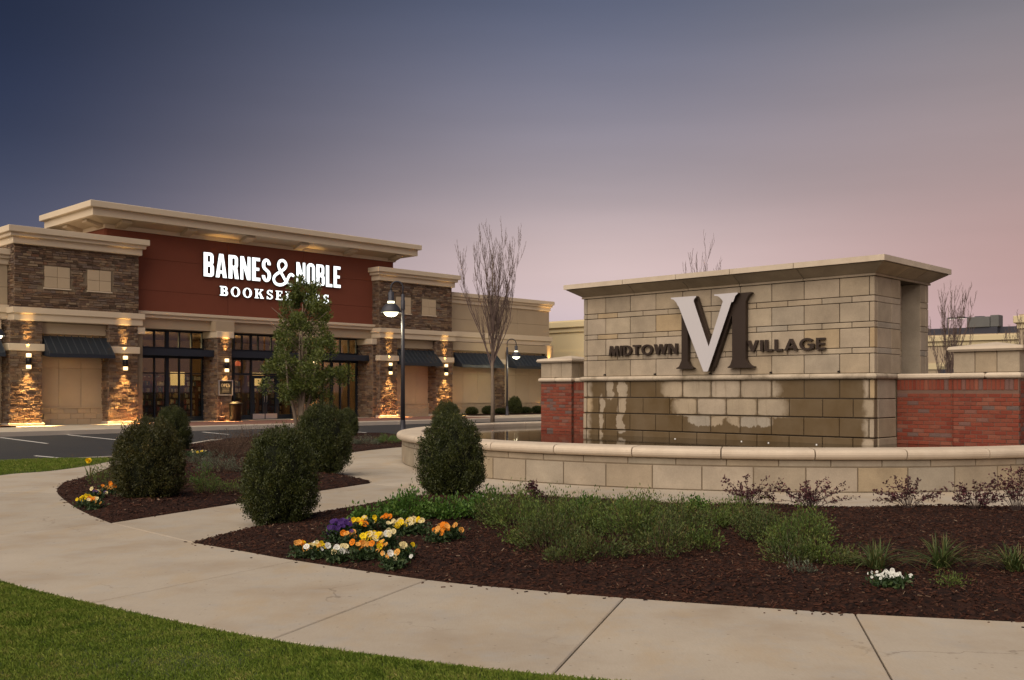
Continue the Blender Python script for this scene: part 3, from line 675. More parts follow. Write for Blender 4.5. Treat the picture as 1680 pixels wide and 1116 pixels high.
# ------------------------------------------------------------------ lettering: glyphs as unions of strokes, contoured on a fine grid
def sd_poly(X, Y, pts):
    d = np.full(X.shape, 1e9); n = len(pts); ins = np.zeros(X.shape, bool)
    for i in range(n):
        x0, y0 = pts[i]; x1, y1 = pts[(i + 1) % n]; ex, ey = x1 - x0, y1 - y0; t = np.clip(((X - x0) * ex + (Y - y0) * ey) / max(ex * ex + ey * ey, 1e-12), 0, 1)
        d = np.minimum(d, np.hypot(X - x0 - t * ex, Y - y0 - t * ey))
        if y0 != y1: ins ^= ((y0 > Y) != (y1 > Y)) & (X < ex * (Y - y0) / (y1 - y0) + x0)
    return np.where(ins, d, -d)
def prim(X, Y, p):
    k = p[0]
    if k == 'b': return sd_poly(X, Y, [(p[1], p[2]), (p[3], p[2]), (p[3], p[4]), (p[1], p[4])])
    if k == 'p': return sd_poly(X, Y, p[1])
    if k == 'r':
        _, x0, y0, x1, y1, r_ = p; cx, cy = (x0 + x1) / 2, (y0 + y1) / 2; qx = np.abs(X - cx) - (x1 - x0) / 2 + r_; qy = np.abs(Y - cy) - (y1 - y0) / 2 + r_
        return -(np.hypot(np.maximum(qx, 0), np.maximum(qy, 0)) + np.minimum(np.maximum(qx, qy), 0) - r_)
    if k == 'a':   # elliptical arc band: cx cy rx ry wx wy a0 a1
        _, cx, cy, rx, ry, wx, wy, a0, a1 = p; e = lambda a, b: (1 - np.hypot((X - cx) / a, (Y - cy) / b)) * min(a, b)
        f = np.minimum(e(rx, ry), -e(rx - wx, ry - wy))
        if a1 - a0 < 360:
            an = np.degrees(np.arctan2((Y - cy) / ry, (X - cx) / rx)); an = (an - a0) % 360; lim = a1 - a0
            g = np.where(an <= lim, np.minimum(an, lim - an), -np.minimum(an - lim, 360 - an)) * math.pi / 180 * min(rx, ry) * .8
            f = np.minimum(f, g)
        return f
    if k == 's':   # round-ended stroke
        pts, w = p[1], p[2]; d = np.full(X.shape, 1e9)
        for (x0, y0), (x1, y1) in zip(pts, pts[1:]):
            ex, ey = x1 - x0, y1 - y0; t = np.clip(((X - x0) * ex + (Y - y0) * ey) / max(ex * ex + ey * ey, 1e-12), 0, 1); d = np.minimum(d, np.hypot(X - x0 - t * ex, Y - y0 - t * ey))
        return w - d
def contour(F, x0, y0, h):
    ny, nx = F.shape; seg = {}
    S4 = F > 0
    c = S4[:-1, :-1] * 1 + S4[:-1, 1:] * 2 + S4[1:, 1:] * 4 + S4[1:, :-1] * 8
    T = {1: [(3, 0)], 2: [(0, 1)], 3: [(3, 1)], 4: [(1, 2)], 5: [(3, 2), (1, 0)], 6: [(0, 2)], 7: [(3, 2)], 8: [(2, 3)], 9: [(2, 0)], 10: [(0, 3), (2, 1)], 11: [(2, 1)], 12: [(1, 3)], 13: [(1, 0)], 14: [(0, 3)]}
    def ekey(i, j, e): return ((i, j, 0), (i, j + 1, 1), (i + 1, j, 0), (i, j, 1))[e]
    def epos(k):
        i, j, o = k
        if o == 0: a, b = F[i, j], F[i, j + 1]; t = a / (a - b); return (x0 + (j + t) * h, y0 + i * h)
        a, b = F[i, j], F[i + 1, j]; t = a / (a - b); return (x0 + j * h, y0 + (i + t) * h)
    for i, j in np.argwhere((c > 0) & (c < 15)):
        for a, b in T[int(c[i, j])]: seg[ekey(i, j, a)] = ekey(i, j, b)
    loops = []
    while seg:
        k0, k = seg.popitem(); lp = [k0]
        while k != k0 and k in seg: lp.append(k); k = seg.pop(k)
        loops.append([epos(q) for q in lp])
    return loops
def simplify(L, eps):
    def dp(a):
        if len(a) < 3: return a
        p, q = np.array(a[0]), np.array(a[-1]); A = np.array(a); v = q - p; n = np.hypot(*v)
        d = np.abs((A[:, 0] - p[0]) * v[1] - (A[:, 1] - p[1]) * v[0]) / n if n > 1e-9 else np.hypot(*(A - p).T)
        i = int(d.argmax())
        return [a[0], a[-1]] if d[i] < eps else dp(a[:i + 1])[:-1] + dp(a[i:])
    m = len(L) // 2; return dp(L[:m + 1])[:-1] + dp(L[m:] + [L[0]])[:-1]
def glyph_loops(g, res=72):
    w, add, sub = g[0], g[1], (g[2] if len(g) > 2 else []); h = 1 / res; m = .12
    X, Y = np.meshgrid(np.arange(-m, w + m + h, h), np.arange(-m - .1, 1.1 + m + h, h)); F = np.full(X.shape, -1e9)
    for p in add: F = np.maximum(F, prim(X, Y, p))
    for p in sub: F = np.minimum(F, -prim(X, Y, p))
    F = np.where(np.abs(F) < 1e-6, 1e-6, F)
    return [simplify(l, .004) for l in contour(F, X[0, 0], Y[0, 0], h) if len(l) > 5]
def letter_mesh(loops, sx_, sy_, depth, bevel=0.):
    """filled, extruded letter standing in local x,z; front at y=0, back at y=depth"""
    cu = bpy.data.curves.new('letter', 'CURVE'); cu.dimensions = '2D'; cu.fill_mode = 'BOTH'; cu.extrude = depth / 2
    if bevel: cu.bevel_depth = bevel; cu.bevel_resolution = 0; cu.offset = -bevel
    for l in loops:
        s = cu.splines.new('POLY'); s.points.add(len(l) - 1)
        for q, (a, b) in zip(s.points, l): q.co = (a * sx_, b * sy_, 0, 1)
        s.use_cyclic_u = True
    o = bpy.data.objects.new('letter', cu); me = bpy.data.meshes.new_from_object(o); bpy.data.objects.remove(o); bpy.data.curves.remove(cu)
    me.transform(Matrix.Translation((0, depth / 2, 0)) @ Matrix.Rotation(R(90), 4, 'X'))
    return me
B_, P_, R_, A_, S_ = 'b', 'p', 'r', 'a', 's'
def amp():
    pts = catmull([(.97, .03), (.82, .05), (.62, .22), (.36, .62), (.30, .80), (.36, .95), (.50, 1.0), (.63, .93), (.66, .79), (.56, .65), (.36, .52), (.16, .38), (.08, .22), (.16, .06), (.36, .0), (.58, .07), (.72, .24), (.80, .40), (.90, .47), (1.0, .43)], 5)
    return (1.06, [(S_, pts, .058)])
HEAVY = {
 'B': (.48, [(B_, 0, 0, .3, 1), (R_, .05, .47, .46, 1, .15), (R_, .05, 0, .48, .54, .15)], [(R_, .18, .61, .305, .88, .05), (R_, .18, .12, .315, .42, .05)]),
 'A': (.54, [(P_, [(0, 0), (.17, 1), (.37, 1), (.54, 0), (.345, 0), (.32, .18), (.21, .18), (.185, 0)])], [(P_, [(.205, .30), (.325, .30), (.265, .80)])]),
 'R': (.50, [(B_, 0, 0, .19, 1), (B_, 0, .42, .3, 1), (R_, .05, .42, .46, 1, .16), (P_, [(.22, .5), (.42, .5), (.50, 0), (.31, 0)])], [(R_, .18, .55, .305, .87, .05)]),
 'N': (.50, [(B_, 0, 0, .145, 1), (B_, .355, 0, .50, 1), (P_, [(0, 1), (.17, 1), (.50, 0), (.33, 0)])]),
 'E': (.42, [(B_, 0, 0, .19, 1), (B_, 0, .86, .41, 1), (B_, 0, .44, .37, .57), (B_, 0, 0, .42, .14)]),
 'S': (.47, [(A_, .235, .735, .23, .275, .17, .13, 0, 262), (A_, .235, .275, .235, .285, .17, .13, 180, 442), (P_, [(.02, .62), (.22, .42), (.45, .36), (.25, .60)])]),
 'O': (.48, [(R_, 0, -.01, .48, 1.01, .22)], [(R_, .175, .13, .305, .87, .06)]),
 'L': (.38, [(B_, 0, 0, .19, 1), (B_, 0, 0, .38, .14)]), '&': amp()}
SLAB = {
 'B': (.82, [(B_, .1, 0, .34, 1), (B_, 0, 0, .45, .1), (B_, 0, .9, .45, 1), (R_, .1, .47, .76, 1, .24), (R_, .1, 0, .82, .56, .26)], [(R_, .34, .58, .54, .88, .12), (R_, .34, .12, .58, .44, .14)]),
 'O': (.94, [(A_, .47, .5, .47, .53, .24, .10, 0, 360)]),
 'K': (.98, [(B_, .1, 0, .34, 1), (B_, 0, 0, .44, .1), (B_, 0, .9, .44, 1), (P_, [(.34, .36), (.34, .5), (.7, .92), (.86, .92)]), (P_, [(.42, .58), (.6, .70), (.94, .06), (.66, .06)]), (B_, .56, .9, .92, 1), (B_, .56, 0, .98, .1)]),
 'S': (.70, [(A_, .35, .735, .31, .275, .2, .11, 20, 265), (A_, .35, .27, .34, .285, .2, .11, 195, 440), (P_, [(.05, .68), (.3, .44), (.67, .32), (.4, .58)]), (B_, .56, .7, .64, 1), (B_, .03, 0, .11, .32)]),
 'E': (.78, [(B_, .1, 0, .34, 1), (B_, 0, 0, .74, .11), (B_, 0, .89, .72, 1), (B_, .3, .45, .54, .56), (B_, .64, .7, .73, 1), (B_, .68, 0, .77, .3), (B_, .48, .36, .56, .66)]),
 'L': (.74, [(B_, .1, 0, .34, 1), (B_, 0, 0, .74, .11), (B_, 0, .9, .45, 1), (B_, .65, 0, .74, .34)]),
 'R': (.92, [(B_, .1, 0, .34, 1), (B_, 0, 0, .45, .1), (B_, 0, .9, .45, 1), (R_, .1, .44, .78, 1, .27), (P_, [(.42, .5), (.66, .5), (.86, .06), (.6, .06)]), (B_, .6, 0, .92, .1)], [(R_, .34, .55, .54, .88, .13)]),
 'P': (.80, [(B_, .1, 0, .34, 1), (B_, 0, 0, .45, .1), (B_, 0, .9, .45, 1), (R_, .1, .40, .80, 1, .27)], [(R_, .34, .52, .56, .88, .13)]),
 'N': (1.0, [(B_, .1, 0, .26, 1), (B_, .72, 0, .88, 1), (P_, [(.1, 1), (.36, 1), (.88, 0), (.66, 0)]), (B_, 0, 0, .36, .1), (B_, .62, .9, 1, 1), (B_, 0, .9, .3, 1)])}
sw = .20
SANS = {
 'M': (.98, [(P_, [(0, 0), (.12, 1), (.30, 1), (.20, 0)]), (P_, [(.12, 1), (.32, 1), (.59, 0), (.39, 0)]), (P_, [(.66, 1), (.86, 1), (.59, 0), (.39, 0)]), (P_, [(.68, 1), (.86, 1), (.98, 0), (.78, 0)])]),
 'I': (.2, [(B_, 0, 0, .2, 1)]),
 'D': (.80, [(B_, 0, 0, .2, 1), (A_, .28, .5, .52, .5, .2, .17, -90, 90), (B_, 0, 0, .3, .17), (B_, 0, .83, .3, 1)]),
 'T': (.70, [(B_, .25, 0, .45, 1), (B_, 0, .83, .70, 1)]),
 'O': (1.04, [(A_, .52, .5, .52, .52, .2, .18, 0, 360)]),
 'W': (1.2, [(P_, [(0, 1), (.2, 1), (.42, 0), (.24, 0)]), (P_, [(.24, 0), (.42, 0), (.69, 1), (.52, 1)]), (P_, [(.52, 1), (.69, 1), (.96, 0), (.78, 0)]), (P_, [(.78, 0), (.96, 0), (1.2, 1), (1.0, 1)])]),
 'N': (.80, [(B_, 0, 0, .2, 1), (B_, .6, 0, .8, 1), (P_, [(0, 1), (.2, 1), (.8, 0), (.6, 0)])]),
 'V': (.84, [(P_, [(0, 1), (.22, 1), (.52, 0), (.32, 0)]), (P_, [(.32, 0), (.52, 0), (.84, 1), (.62, 1)])]),
 'L': (.56, [(B_, 0, 0, .2, 1), (B_, 0, 0, .56, .17)]),
 'A': (.92, [(P_, [(0, 0), (.21, 0), (.55, 1), (.37, 1)]), (P_, [(.37, 1), (.55, 1), (.92, 0), (.71, 0)]), (B_, .2, .2, .72, .36)]),
 'G': (1.0, [(A_, .52, .5, .52, .52, .2, .18, 40, 340), (B_, .56, .38, 1.0, .54), (B_, .82, .12, 1.0, .5)]),
 'E': (.62, [(B_, 0, 0, .2, 1), (B_, 0, .83, .60, 1), (B_, 0, .42, .56, .58), (B_, 0, 0, .62, .17)])}
GL = {}
def letters(par, font, fname, text, x0, x1, z0, h, depth, y, m, gap=.1, bevel=0.):
    """text fitted between x0 and x1 in the parent's x,z; backs on y, standing depth proud of it"""
    adv = sum(font[c][0] for c in text) + gap * (len(text) - 1); k = (x1 - x0) / adv; x = x0
    for c in text:
        key = (fname, c)
        if key not in GL: GL[key] = glyph_loops(font[c])
        mk = (fname, c, round(k, 4), h, depth)
        if mk not in GL:
            GL[mk] = letter_mesh(GL[key], k, h, depth, bevel)
            if m == 'sign_white':      # lit faces, dark returns
                GL[mk].materials.append(MATS[m]); GL[mk].materials.append(MATS['dark_metal'])
                for p_ in GL[mk].polygons: p_.material_index = 0 if p_.normal.y < -.7 else 1
        link('letter', GL[mk], m, par, (x, y - depth, z0)); x += (font[c][0] + gap) * k
# sign wall lettering
vill = empty('sign_lettering', (*mw(-3.6, 0), 2.0), MA, 'dark bronze capital letters MIDTOWN VILLAGE on the stone sign wall', 'sign letters')
letters(vill, SANS, 'sans', 'MIDTOWN', -6.36 + 3.6, -4.44 + 3.6, .42, .235, .06, -.02, 'bronze', .12)
letters(vill, SANS, 'sans', 'VILLAGE', -2.70 + 3.6, -.96 + 3.6, .42, .235, .06, -.02, 'bronze', .14)
def serif_foot(x0, x1, s0, s1, z, up):
    """bracketed slab serif: stem s0..s1, serif x0..x1"""
    d = 1 if up else -1; t = .055; b = .10
    L = [(x0, z), (x0, z + d * t * .55)] + [(x0 + (s0 - x0) * u, z + d * (t * .55 + (b + .06) * (u ** 2.6))) for u in (.35, .6, .8, .92, 1)]
    Rr = [(s1 + (x1 - s1) * (1 - u), z + d * (t * .55 + (b + .06) * (u ** 2.6))) for u in (1, .92, .8, .6, .35)] + [(x1, z + d * t * .55), (x1, z)]
    return ('p', L + Rr)
# big M (bronze) behind, big V (silver) in front; unit = metres, heights over z=2.0, normalised by 1.7
H_ = 1.7
def N_(pts): return [((x + 4.5) / H_, (z - 2.0) / H_) for x, z in pts]
def NP(p): return ('p', N_(p[1]))
Mg = (2.1 / H_, [NP(serif_foot(-4.43, -3.98, -4.29, -4.13, 2.085, True)), NP(('p', [(-4.29, 2.1), (-4.13, 2.1), (-4.13, 3.60), (-4.29, 3.60)])), NP(serif_foot(-3.13, -2.50, -3.02, -2.70, 2.085, True)),
     NP(('p', [(-3.02, 2.1), (-2.70, 2.1), (-2.70, 3.63), (-3.02, 3.63)])), NP(serif_foot(-3.02, -2.56, -3.02, -2.70, 3.655, False)), NP(('p', [(-4.29, 3.655), (-3.90, 3.655), (-3.42, 2.3), (-3.52, 2.02), (-3.62, 2.12)])),
     NP(('p', [(-3.62, 2.12), (-3.45, 2.12), (-2.85, 3.655), (-3.02, 3.655)]))])
Vg = (2.1 / H_, [NP(('p', [(-4.36, 3.60), (-3.93, 3.60), (-3.48, 2.42), (-3.56, 2.02), (-3.66, 2.02)])), NP(('p', [(-3.66, 2.02), (-3.55, 2.02), (-2.92, 3.6), (-3.14, 3.6), (-3.56, 2.46)])),
     NP(serif_foot(-4.50, -3.84, -4.315, -3.935, 3.655, False)), NP(serif_foot(-3.40, -2.82, -3.16, -2.93, 3.655, False))])
emb = empty('sign_emblem', (*mw(-3.6, 0), 2.0), MA, 'large overlapping M and V emblem, silver V over dark bronze M', 'sign emblem')
link('letter_m', letter_mesh(glyph_loops(Mg, 110), H_, H_, .10), 'bronze', emb, (-4.5 + 3.6, -.13, 0))
lv = letter_mesh(glyph_loops(Vg, 110), H_, H_, .10); lv.materials.append(MATS['silver_paint']); lv.materials.append(MATS['bronze'])
for p in lv.polygons: p.material_index = 0 if p.normal.y < -.7 else 1
link('letter_v', lv, None, emb, (-4.5 + 3.6, -.232, 0))
# ------------------------------------------------------------------ bookstore (own frame: x along the front, y into the building)
BO = (-21.63, 44.5); BA = R(46)
def bw(x, y): return (BO[0] + x * math.cos(BA) - y * math.sin(BA), BO[1] + x * math.sin(BA) + y * math.cos(BA))
shop = empty('bookstore', (*bw(12.7, 0), 0), BA, 'stone and red stucco bookstore with flat overhanging roof and lit sign', 'building')
OX = 12.7
def sb(name, m, x0, x1, y0, y1, z0, z1, par=None, c=0.): return box(name, m, par or shop, x0 - OX, x1 - OX, y0, y1, z0, z1, c)
# pavement in front
pav = MB()
def bpoly(x0, x1, y0, y1): return [bw(x0, y0), bw(x1, y0), bw(x1, y1), bw(x0, y1)]
FZ = .05
MB().prism(bpoly(-30, 60, -6.35, 12), -.28, FZ).build('sidewalk', 'concrete', kind='structure')
MB().prism(bpoly(-30, 60, -6.5, -6.36), -.28, FZ + .004).build('kerb', 'kerb_concrete', kind='structure')
MB().prism(bpoly(4.2, 24.5, -5.2, 0), 0, FZ + .008).build('paver_plaza', 'paver', kind='structure')
MB().prism(bpoly(26.5, 36.2, -1.2, .66), 0, FZ + .05).build('mulch_bed_store', 'mulch', kind='structure')
MB().prism(bpoly(-9, -.9, -1.2, .66), 0, FZ + .05).build('mulch_bed_store', 'mulch', kind='structure')

def veneer(x0, x1, y, z0, z1, name='stone_veneer', axis='x', seed=1, holes=(), par=None):
    """ledge stone facing: uneven courses of separate stones, each standing out by its own amount"""
    r_ = random.Random(seed); b = MB(); z = z0
    while z < z1 - .03:
        h = min(r_.uniform(.065, .145), z1 - z); h = h if z1 - z - h > .05 else z1 - z
        x = x0 - r_.uniform(0, .15)
        while x < x1:
            w = r_.uniform(.14, .46); a, e = max(x, x0), min(x + w, x1); x += w
            if e - a < .05: continue
            if any(a < hx1 and e > hx0 and z < hz1 and z + h > hz0 for hx0, hx1, hz0, hz1 in holes): continue
            d = r_.uniform(.012, .065); t = r_.uniform(-.012, .012); g = .006
            if axis == 'x':
                v = [(a + g - OX, y, z + g), (e - g - OX, y, z + g), (e - g - OX, y, z + h - g), (a + g - OX, y, z + h - g),
                     (a + g + .01 - OX, y - d - t, z + g + .012), (e - g - .01 - OX, y - d + t, z + g + .008), (e - g - .01 - OX, y - d + t * .5, z + h - g - .01), (a + g + .01 - OX, y - d - t * .5, z + h - g - .008)]
            else:   # faces -x
                v = [(y - OX, e - g, z + g), (y - OX, a + g, z + g), (y - OX, a + g, z + h - g), (y - OX, e - g, z + h - g),
                     (y - d - t - OX, e - g - .01, z + g + .012), (y - d + t - OX, a + g + .01, z + g + .008), (y - d + t * .5 - OX, a + g + .01, z + h - g - .01), (y - d - t * .5 - OX, e - g - .01, z + h - g - .008)]
            b.add(v, [(4, 5, 6, 7), (0, 1, 5, 4), (1, 2, 6, 5), (2, 3, 7, 6), (3, 0, 4, 7)])
        z += h
    return b.build(name, 'ledge_stone', par or shop, kind='stuff')
def moulding(x0, x1, y0, y1, steps, m='cream_trim', name='cornice'):
    """stepped band round a block x0..x1, y0..y1: steps of (z0, z1, projection)"""
    for z0, z1, p in steps:
        b = MB(); o = p; s = .025
        v = []
        for z, q in ((z0, o - .02), (z0 + s, o), (z1 - s * .4, o), (z1, o - .01)): v += [(x0 - q - OX, y0 - q, z), (x1 + q - OX, y0 - q, z), (x1 + q - OX, y1, z), (x0 - q - OX, y1, z)]
        f = [(4 * i + k, 4 * i + (k + 1) % 4, 4 * i + 4 + (k + 1) % 4, 4 * i + 4 + k) for i in range(3) for k in range(4)] + [(3, 2, 1, 0), (12, 13, 14, 15)]
        b.add(v, f).build(name, m, shop)
CORN = [(8.16, 8.47, .10), (8.473, 8.64, .24), (8.643, 8.92, .36)]
BAND = [(4.75, 5.06, .07), (5.063, 5.34, .15)]
def awning(x0, x1, y0, z0, y1, z1, drop, ribs):
    aw = empty('awning', (0, 0, 0), 0, parent=shop)
    t = .03; n = ribs
    for i in range(n):            # standing-seam pans
        a = x0 + (x1 - x0) * i / n; b = x0 + (x1 - x0) * (i + 1) / n
        MB().add([(a - OX + .012, y1, z1), (b - OX - .012, y1, z1), (b - OX - .012, y0, z0), (a - OX + .012, y0, z0), (a - OX + .012, y1, z1 - t), (b - OX - .012, y1, z1 - t), (b - OX - .012, y0, z0 - t), (a - OX + .012, y0, z0 - t)],
                 [(0, 1, 2, 3), (7, 6, 5, 4), (0, 4, 5, 1), (2, 6, 7, 3), (1, 5, 6, 2), (0, 3, 7, 4)]).build('pan', 'awning_navy', aw)
    for i in range(n + 1):
        a = x0 + (x1 - x0) * i / n - OX; w = .018; h = .05
        MB().add([(a - w, y1, z1 - .03), (a + w, y1, z1 - .03), (a + w, y0, z0 - .03), (a - w, y0, z0 - .03), (a - w, y1, z1 + h), (a + w, y1, z1 + h), (a + w, y0, z0 + h), (a - w, y0, z0 + h)],
                 [(4, 5, 6, 7), (0, 1, 5, 4), (1, 2, 6, 5), (2, 3, 7, 6), (3, 0, 4, 7), (3, 2, 1, 0)]).build('seam', 'seam_metal', aw)
    sb('valance', 'navy_metal', x0 - .03, x1 + .03, y1 - .03, y1 + .0, z1 - drop, z1 - .02, aw)
    for a in (x0 - .02, x1 + .02):
        MB().prism([(0, 0)], 0, 0) if False else None
        MB().add([(a - OX - .01, y1, z1 - drop), (a - OX - .01, y0, z1 - drop + .1), (a - OX - .01, y0, z0 - .02), (a - OX - .01, y1, z1 - .02), (a - OX + .01, y1, z1 - drop), (a - OX + .01, y0, z1 - drop + .1), (a - OX + .01, y0, z0 - .02), (a - OX + .01, y1, z1 - .02)],
                 [(0, 1, 2, 3), (7, 6, 5, 4), (0, 4, 5, 1), (1, 5, 6, 2), (2, 6, 7, 3), (3, 7, 4, 0)]).build('gable_end', 'navy_metal', aw)
    return aw
def pillar(x0, x1, y0, y1, ztop, seed, cap=True, side=True):
    sb('pillar_core', 'mortar', x0, x1, y0, y1, FZ, ztop)
    if cap:
        veneer(x0, x1, y0, FZ + .12, 3.40, seed=seed); veneer(x0, x1, y0, 3.72, ztop, seed=seed + 1)
        if side: veneer(y0, y1, x0, FZ + .12, 3.40, axis='y', seed=seed + 2); veneer(y0, y1, x0, 3.72, ztop, axis='y', seed=seed + 3)
        sb('pillar_cap', 'cream_trim', x0 - .09, x1 + .09, y0 - .10, y1, 3.40, 3.72, c=.02)
    else:
        veneer(x0, x1, y0, FZ + .12, ztop, seed=seed)
        if side: veneer(y0, y1, x0, FZ + .12, ztop, axis='y', seed=seed + 2)
    sb('plinth', 'kerb_concrete', x0 - .08, x1 + .08, y0 - .09, y1, FZ, FZ + .12, c=.015)
def bay(x0, x1, yw, seed):
    """blank bay: header, stucco panels, knee wall"""
    sb('header_panel', 'beige_wall', x0, x1, .28, .9, 4.22, 4.75)
    n = max(2, round((x1 - x0) / 1.2)); 
    for i in range(n):
        a = x0 + (x1 - x0) * i / n; b = x0 + (x1 - x0) * (i + 1) / n
        for z0, z1 in ((.86, 2.66), (2.67, 4.21)): sb('stucco_panel', 'beige_panel', a + .006, b - .006, yw, yw + .2, z0, z1, c=.008)
    for r_, (z0, z1) in enumerate(((FZ, .30), (.31, .56), (.57, .80))):
        k = max(3, round((x1 - x0) / .6))
        for i in range(k):
            a = x0 + (x1 - x0) * (i + (.5 if r_ == 1 else 0)) / k; b = min(x1, a + (x1 - x0) / k)
            sb('base_block', 'beige_wall', a + .006, b - .006, yw - .08, yw + .1, z0, z1, c=.01)
    sb('sill', 'beige_panel', x0, x1, yw - .12, yw + .1, .802, .858)
def tower(x0, x1, p, seed, nm):
    (a0, a1), (b0, b1) = p
    sb('tower_core', 'mortar', x0 + .0, x1, .2, 4.0, 4.7, 8.2)
    holes = []
    for hx in ((x0 + 1.31, x0 + 2.45), (x1 - 2.48, x1 - 1.36)):
        holes.append((hx[0], hx[1], 6.31, 7.29))
        for i in range(2):
            for j in range(2):
                w = (hx[1] - hx[0]) / 2; sb('window_panel', 'beige_panel', hx[0] + i * w + .008, hx[0] + (i + 1) * w - .008, .16, .24, 6.31 + j * .49 + .006, 6.31 + (j + 1) * .49 - .006, c=.008)
        sb('window_sill', 'cream_trim', hx[0] - .04, hx[1] + .04, .12, .22, 6.25, 6.305)
    veneer(x0, x1, .2, 5.34, 8.16, seed=seed, holes=holes)
    veneer(.2, 4.0, x0, 5.34, 8.16, axis='y', seed=seed + 1)
    moulding(x0, x1, .1, 4.2, CORN); moulding(x0 - .02, x1 + .02, .0, 3.9, BAND, name='band')
    pillar(a0, a1, 0, 1.5, 4.75, seed + 10); pillar(b0, b1, 0, 1.5, 4.75, seed + 20)
    bay(a1, b0, .72, seed); awning(a1 + .12, b0 - .02, .28, 4.12, -.62, 3.30, .17, 9)
tower(-.5, 5.24, ((-.74, .64), (3.70, 5.10)), 100, 'left')
tower(20.0, 25.84, ((19.89, 21.22), (24.34, 25.71)), 200, 'right')
# left and right low wings
def wingb(x0, x1, piers, awn, right):
    sb('wing_wall', 'beige_wall', x0, x1, .92, 12, FZ, 7.3)
    n = max(1, round((x1 - x0) / 3.3))
    for i in range(n):
        a = x0 + (x1 - x0) * i / n; b = x0 + (x1 - x0) * (i + 1) / n
        for z0, z1 in ((5.45, 6.25), (6.26, 7.26)): sb('stucco_panel', 'beige_wall', a + .006, b - .006, .8, .95, z0, z1, c=.008)
    moulding(x0, x1, .78, 12, [(7.26, 7.52, .06), (7.523, 7.68, .16), (7.683, 7.95, .26)]); moulding(x0, x1, .74, 11.9, [(4.80, 5.1, .05), (5.103, 5.45, .13)], name='band')
    for a, b in awn:
        bay(a, b, .74, 5); awning(a + .12, b - .12, .3, 4.06, -.5, 3.28, .17, 10)
    for a, b in piers:
        sb('pillar_core', 'mortar', a, b, .5, 1.0, FZ, 4.8); veneer(a, b, .5, FZ, 3.4, seed=int(a * 7)); sb('pillar_cap', 'cream_trim', a - .06, b + .06, .4, 1.0, 3.4, 3.72, c=.02)
        veneer(.5, .9, a, FZ, 3.4, axis='y', seed=int(a * 9)); sb('pillar_upper', 'beige_wall', a, b, .45, 1.0, 3.72, 4.8)
wingb(25.9, 35.77, [(30.0, 30.93), (34.95, 35.8)], [(26.0, 29.98), (30.95, 34.93)], True)
wingb(-12, -.55, [(-6.2, -5.2)], [(-5.1, -1.0), (-11, -6.3)], False)
# red entrance block
XJ = [3.91, 10.4, 15.1, 21.57]; ZJ = [5.56, 6.6, 8.15, 9.6]
sb('red_core', 'red_stucco', 3.93, 21.55, .82, 4.3, 5.3, 9.6)
for a, b in zip(XJ, XJ[1:]):
    for c_, d_ in zip(ZJ, ZJ[1:]): sb('stucco_panel', 'red_stucco', a + .008, b - .008, .78, .9, c_ + .006, d_ - .006, c=.006)
for c_, d_ in zip(ZJ, ZJ[1:]):
    sb('stucco_panel', 'red_stucco', 3.89, 4.0, .908, 4.32, c_ + .006, d_ - .006, c=.006); sb('stucco_panel', 'red_stucco', 21.48, 21.59, .908, 4.32, c_ + .006, d_ - .006, c=.006)
for z0, z1, y in ((5.235, 5.40, .62), (5.403, 5.555, .52)): sb('band', 'cream_trim', 5.0, 20.1, y, .86, z0, z1, c=.012)
sb('entry_header', 'beige_wall', 5.1, 20.0, .80, 1.9, 4.72, 5.232)
for x0 in (9.4, 14.85): sb('header_block', 'beige_wall', x0, x0 + 1.08, .26, .8, 4.70, 5.23)
# roof: two fascias, sloped soffit, outriggers
def rect_ring(loops, m, name, cap_top=False):
    v = []; 
    for (x0, x1, y0, y1, z) in loops: v += [(x0 - OX, y0, z), (x1 - OX, y0, z), (x1 - OX, y1, z), (x0 - OX, y1, z)]
    f = [(4 * i + k, 4 * i + (k + 1) % 4, 4 * i + 4 + (k + 1) % 4, 4 * i + 4 + k) for i in range(len(loops) - 1) for k in range(4)]
    if cap_top: f.append(tuple(len(v) - 4 + k for k in range(4)))
    return MB().add(v, f).build(name, m, shop)
RX0, RX1, RY0, RY1 = 2.62, 22.75, -.5, 5.6
def ro(d, z): return (RX0 + d, RX1 - d, RY0 + d, RY1 - d, z)
rect_ring([ro(.42, 9.80), ro(.18, 9.80), ro(.18, 10.14), ro(.16, 10.15)], 'cream_trim', 'lower_fascia')
rect_ring([ro(.24, 10.16), ro(.02, 10.16), ro(0, 10.18), ro(0, 10.44), ro(.03, 10.46), ro(.4, 10.5)], 'cream_trim', 'upper_fascia', True)
rect_ring([ro(1.22, 9.62), ro(.42, 9.795)], 'soffit_tan', 'soffit')
rect_ring([(3.83, 21.65, .71, 4.4, 9.42), (3.8, 21.68, .68, 4.43, 9.44), (3.8, 21.68, .68, 4.43, 9.62), (3.9, 21.6, .8, 4.3, 9.63)], 'cream_trim', 'frieze')
for i in range(6):
    xx = 4.3 + i * 3.36
    MB().add([(xx - OX, .72, 9.45), (xx + .5 - OX, .72, 9.45), (xx + .5 - OX, -.1, 9.66), (xx - OX, -.1, 9.66), (xx - OX, .72, 9.66), (xx + .5 - OX, .72, 9.66), (xx + .5 - OX, -.1, 9.775), (xx - OX, -.1, 9.775)],
             [(0, 1, 2, 3), (7, 6, 5, 4), (0, 4, 5, 1), (1, 5, 6, 2), (2, 6, 7, 3), (3, 7, 4, 0)]).build('bracket', 'soffit_tan', shop)
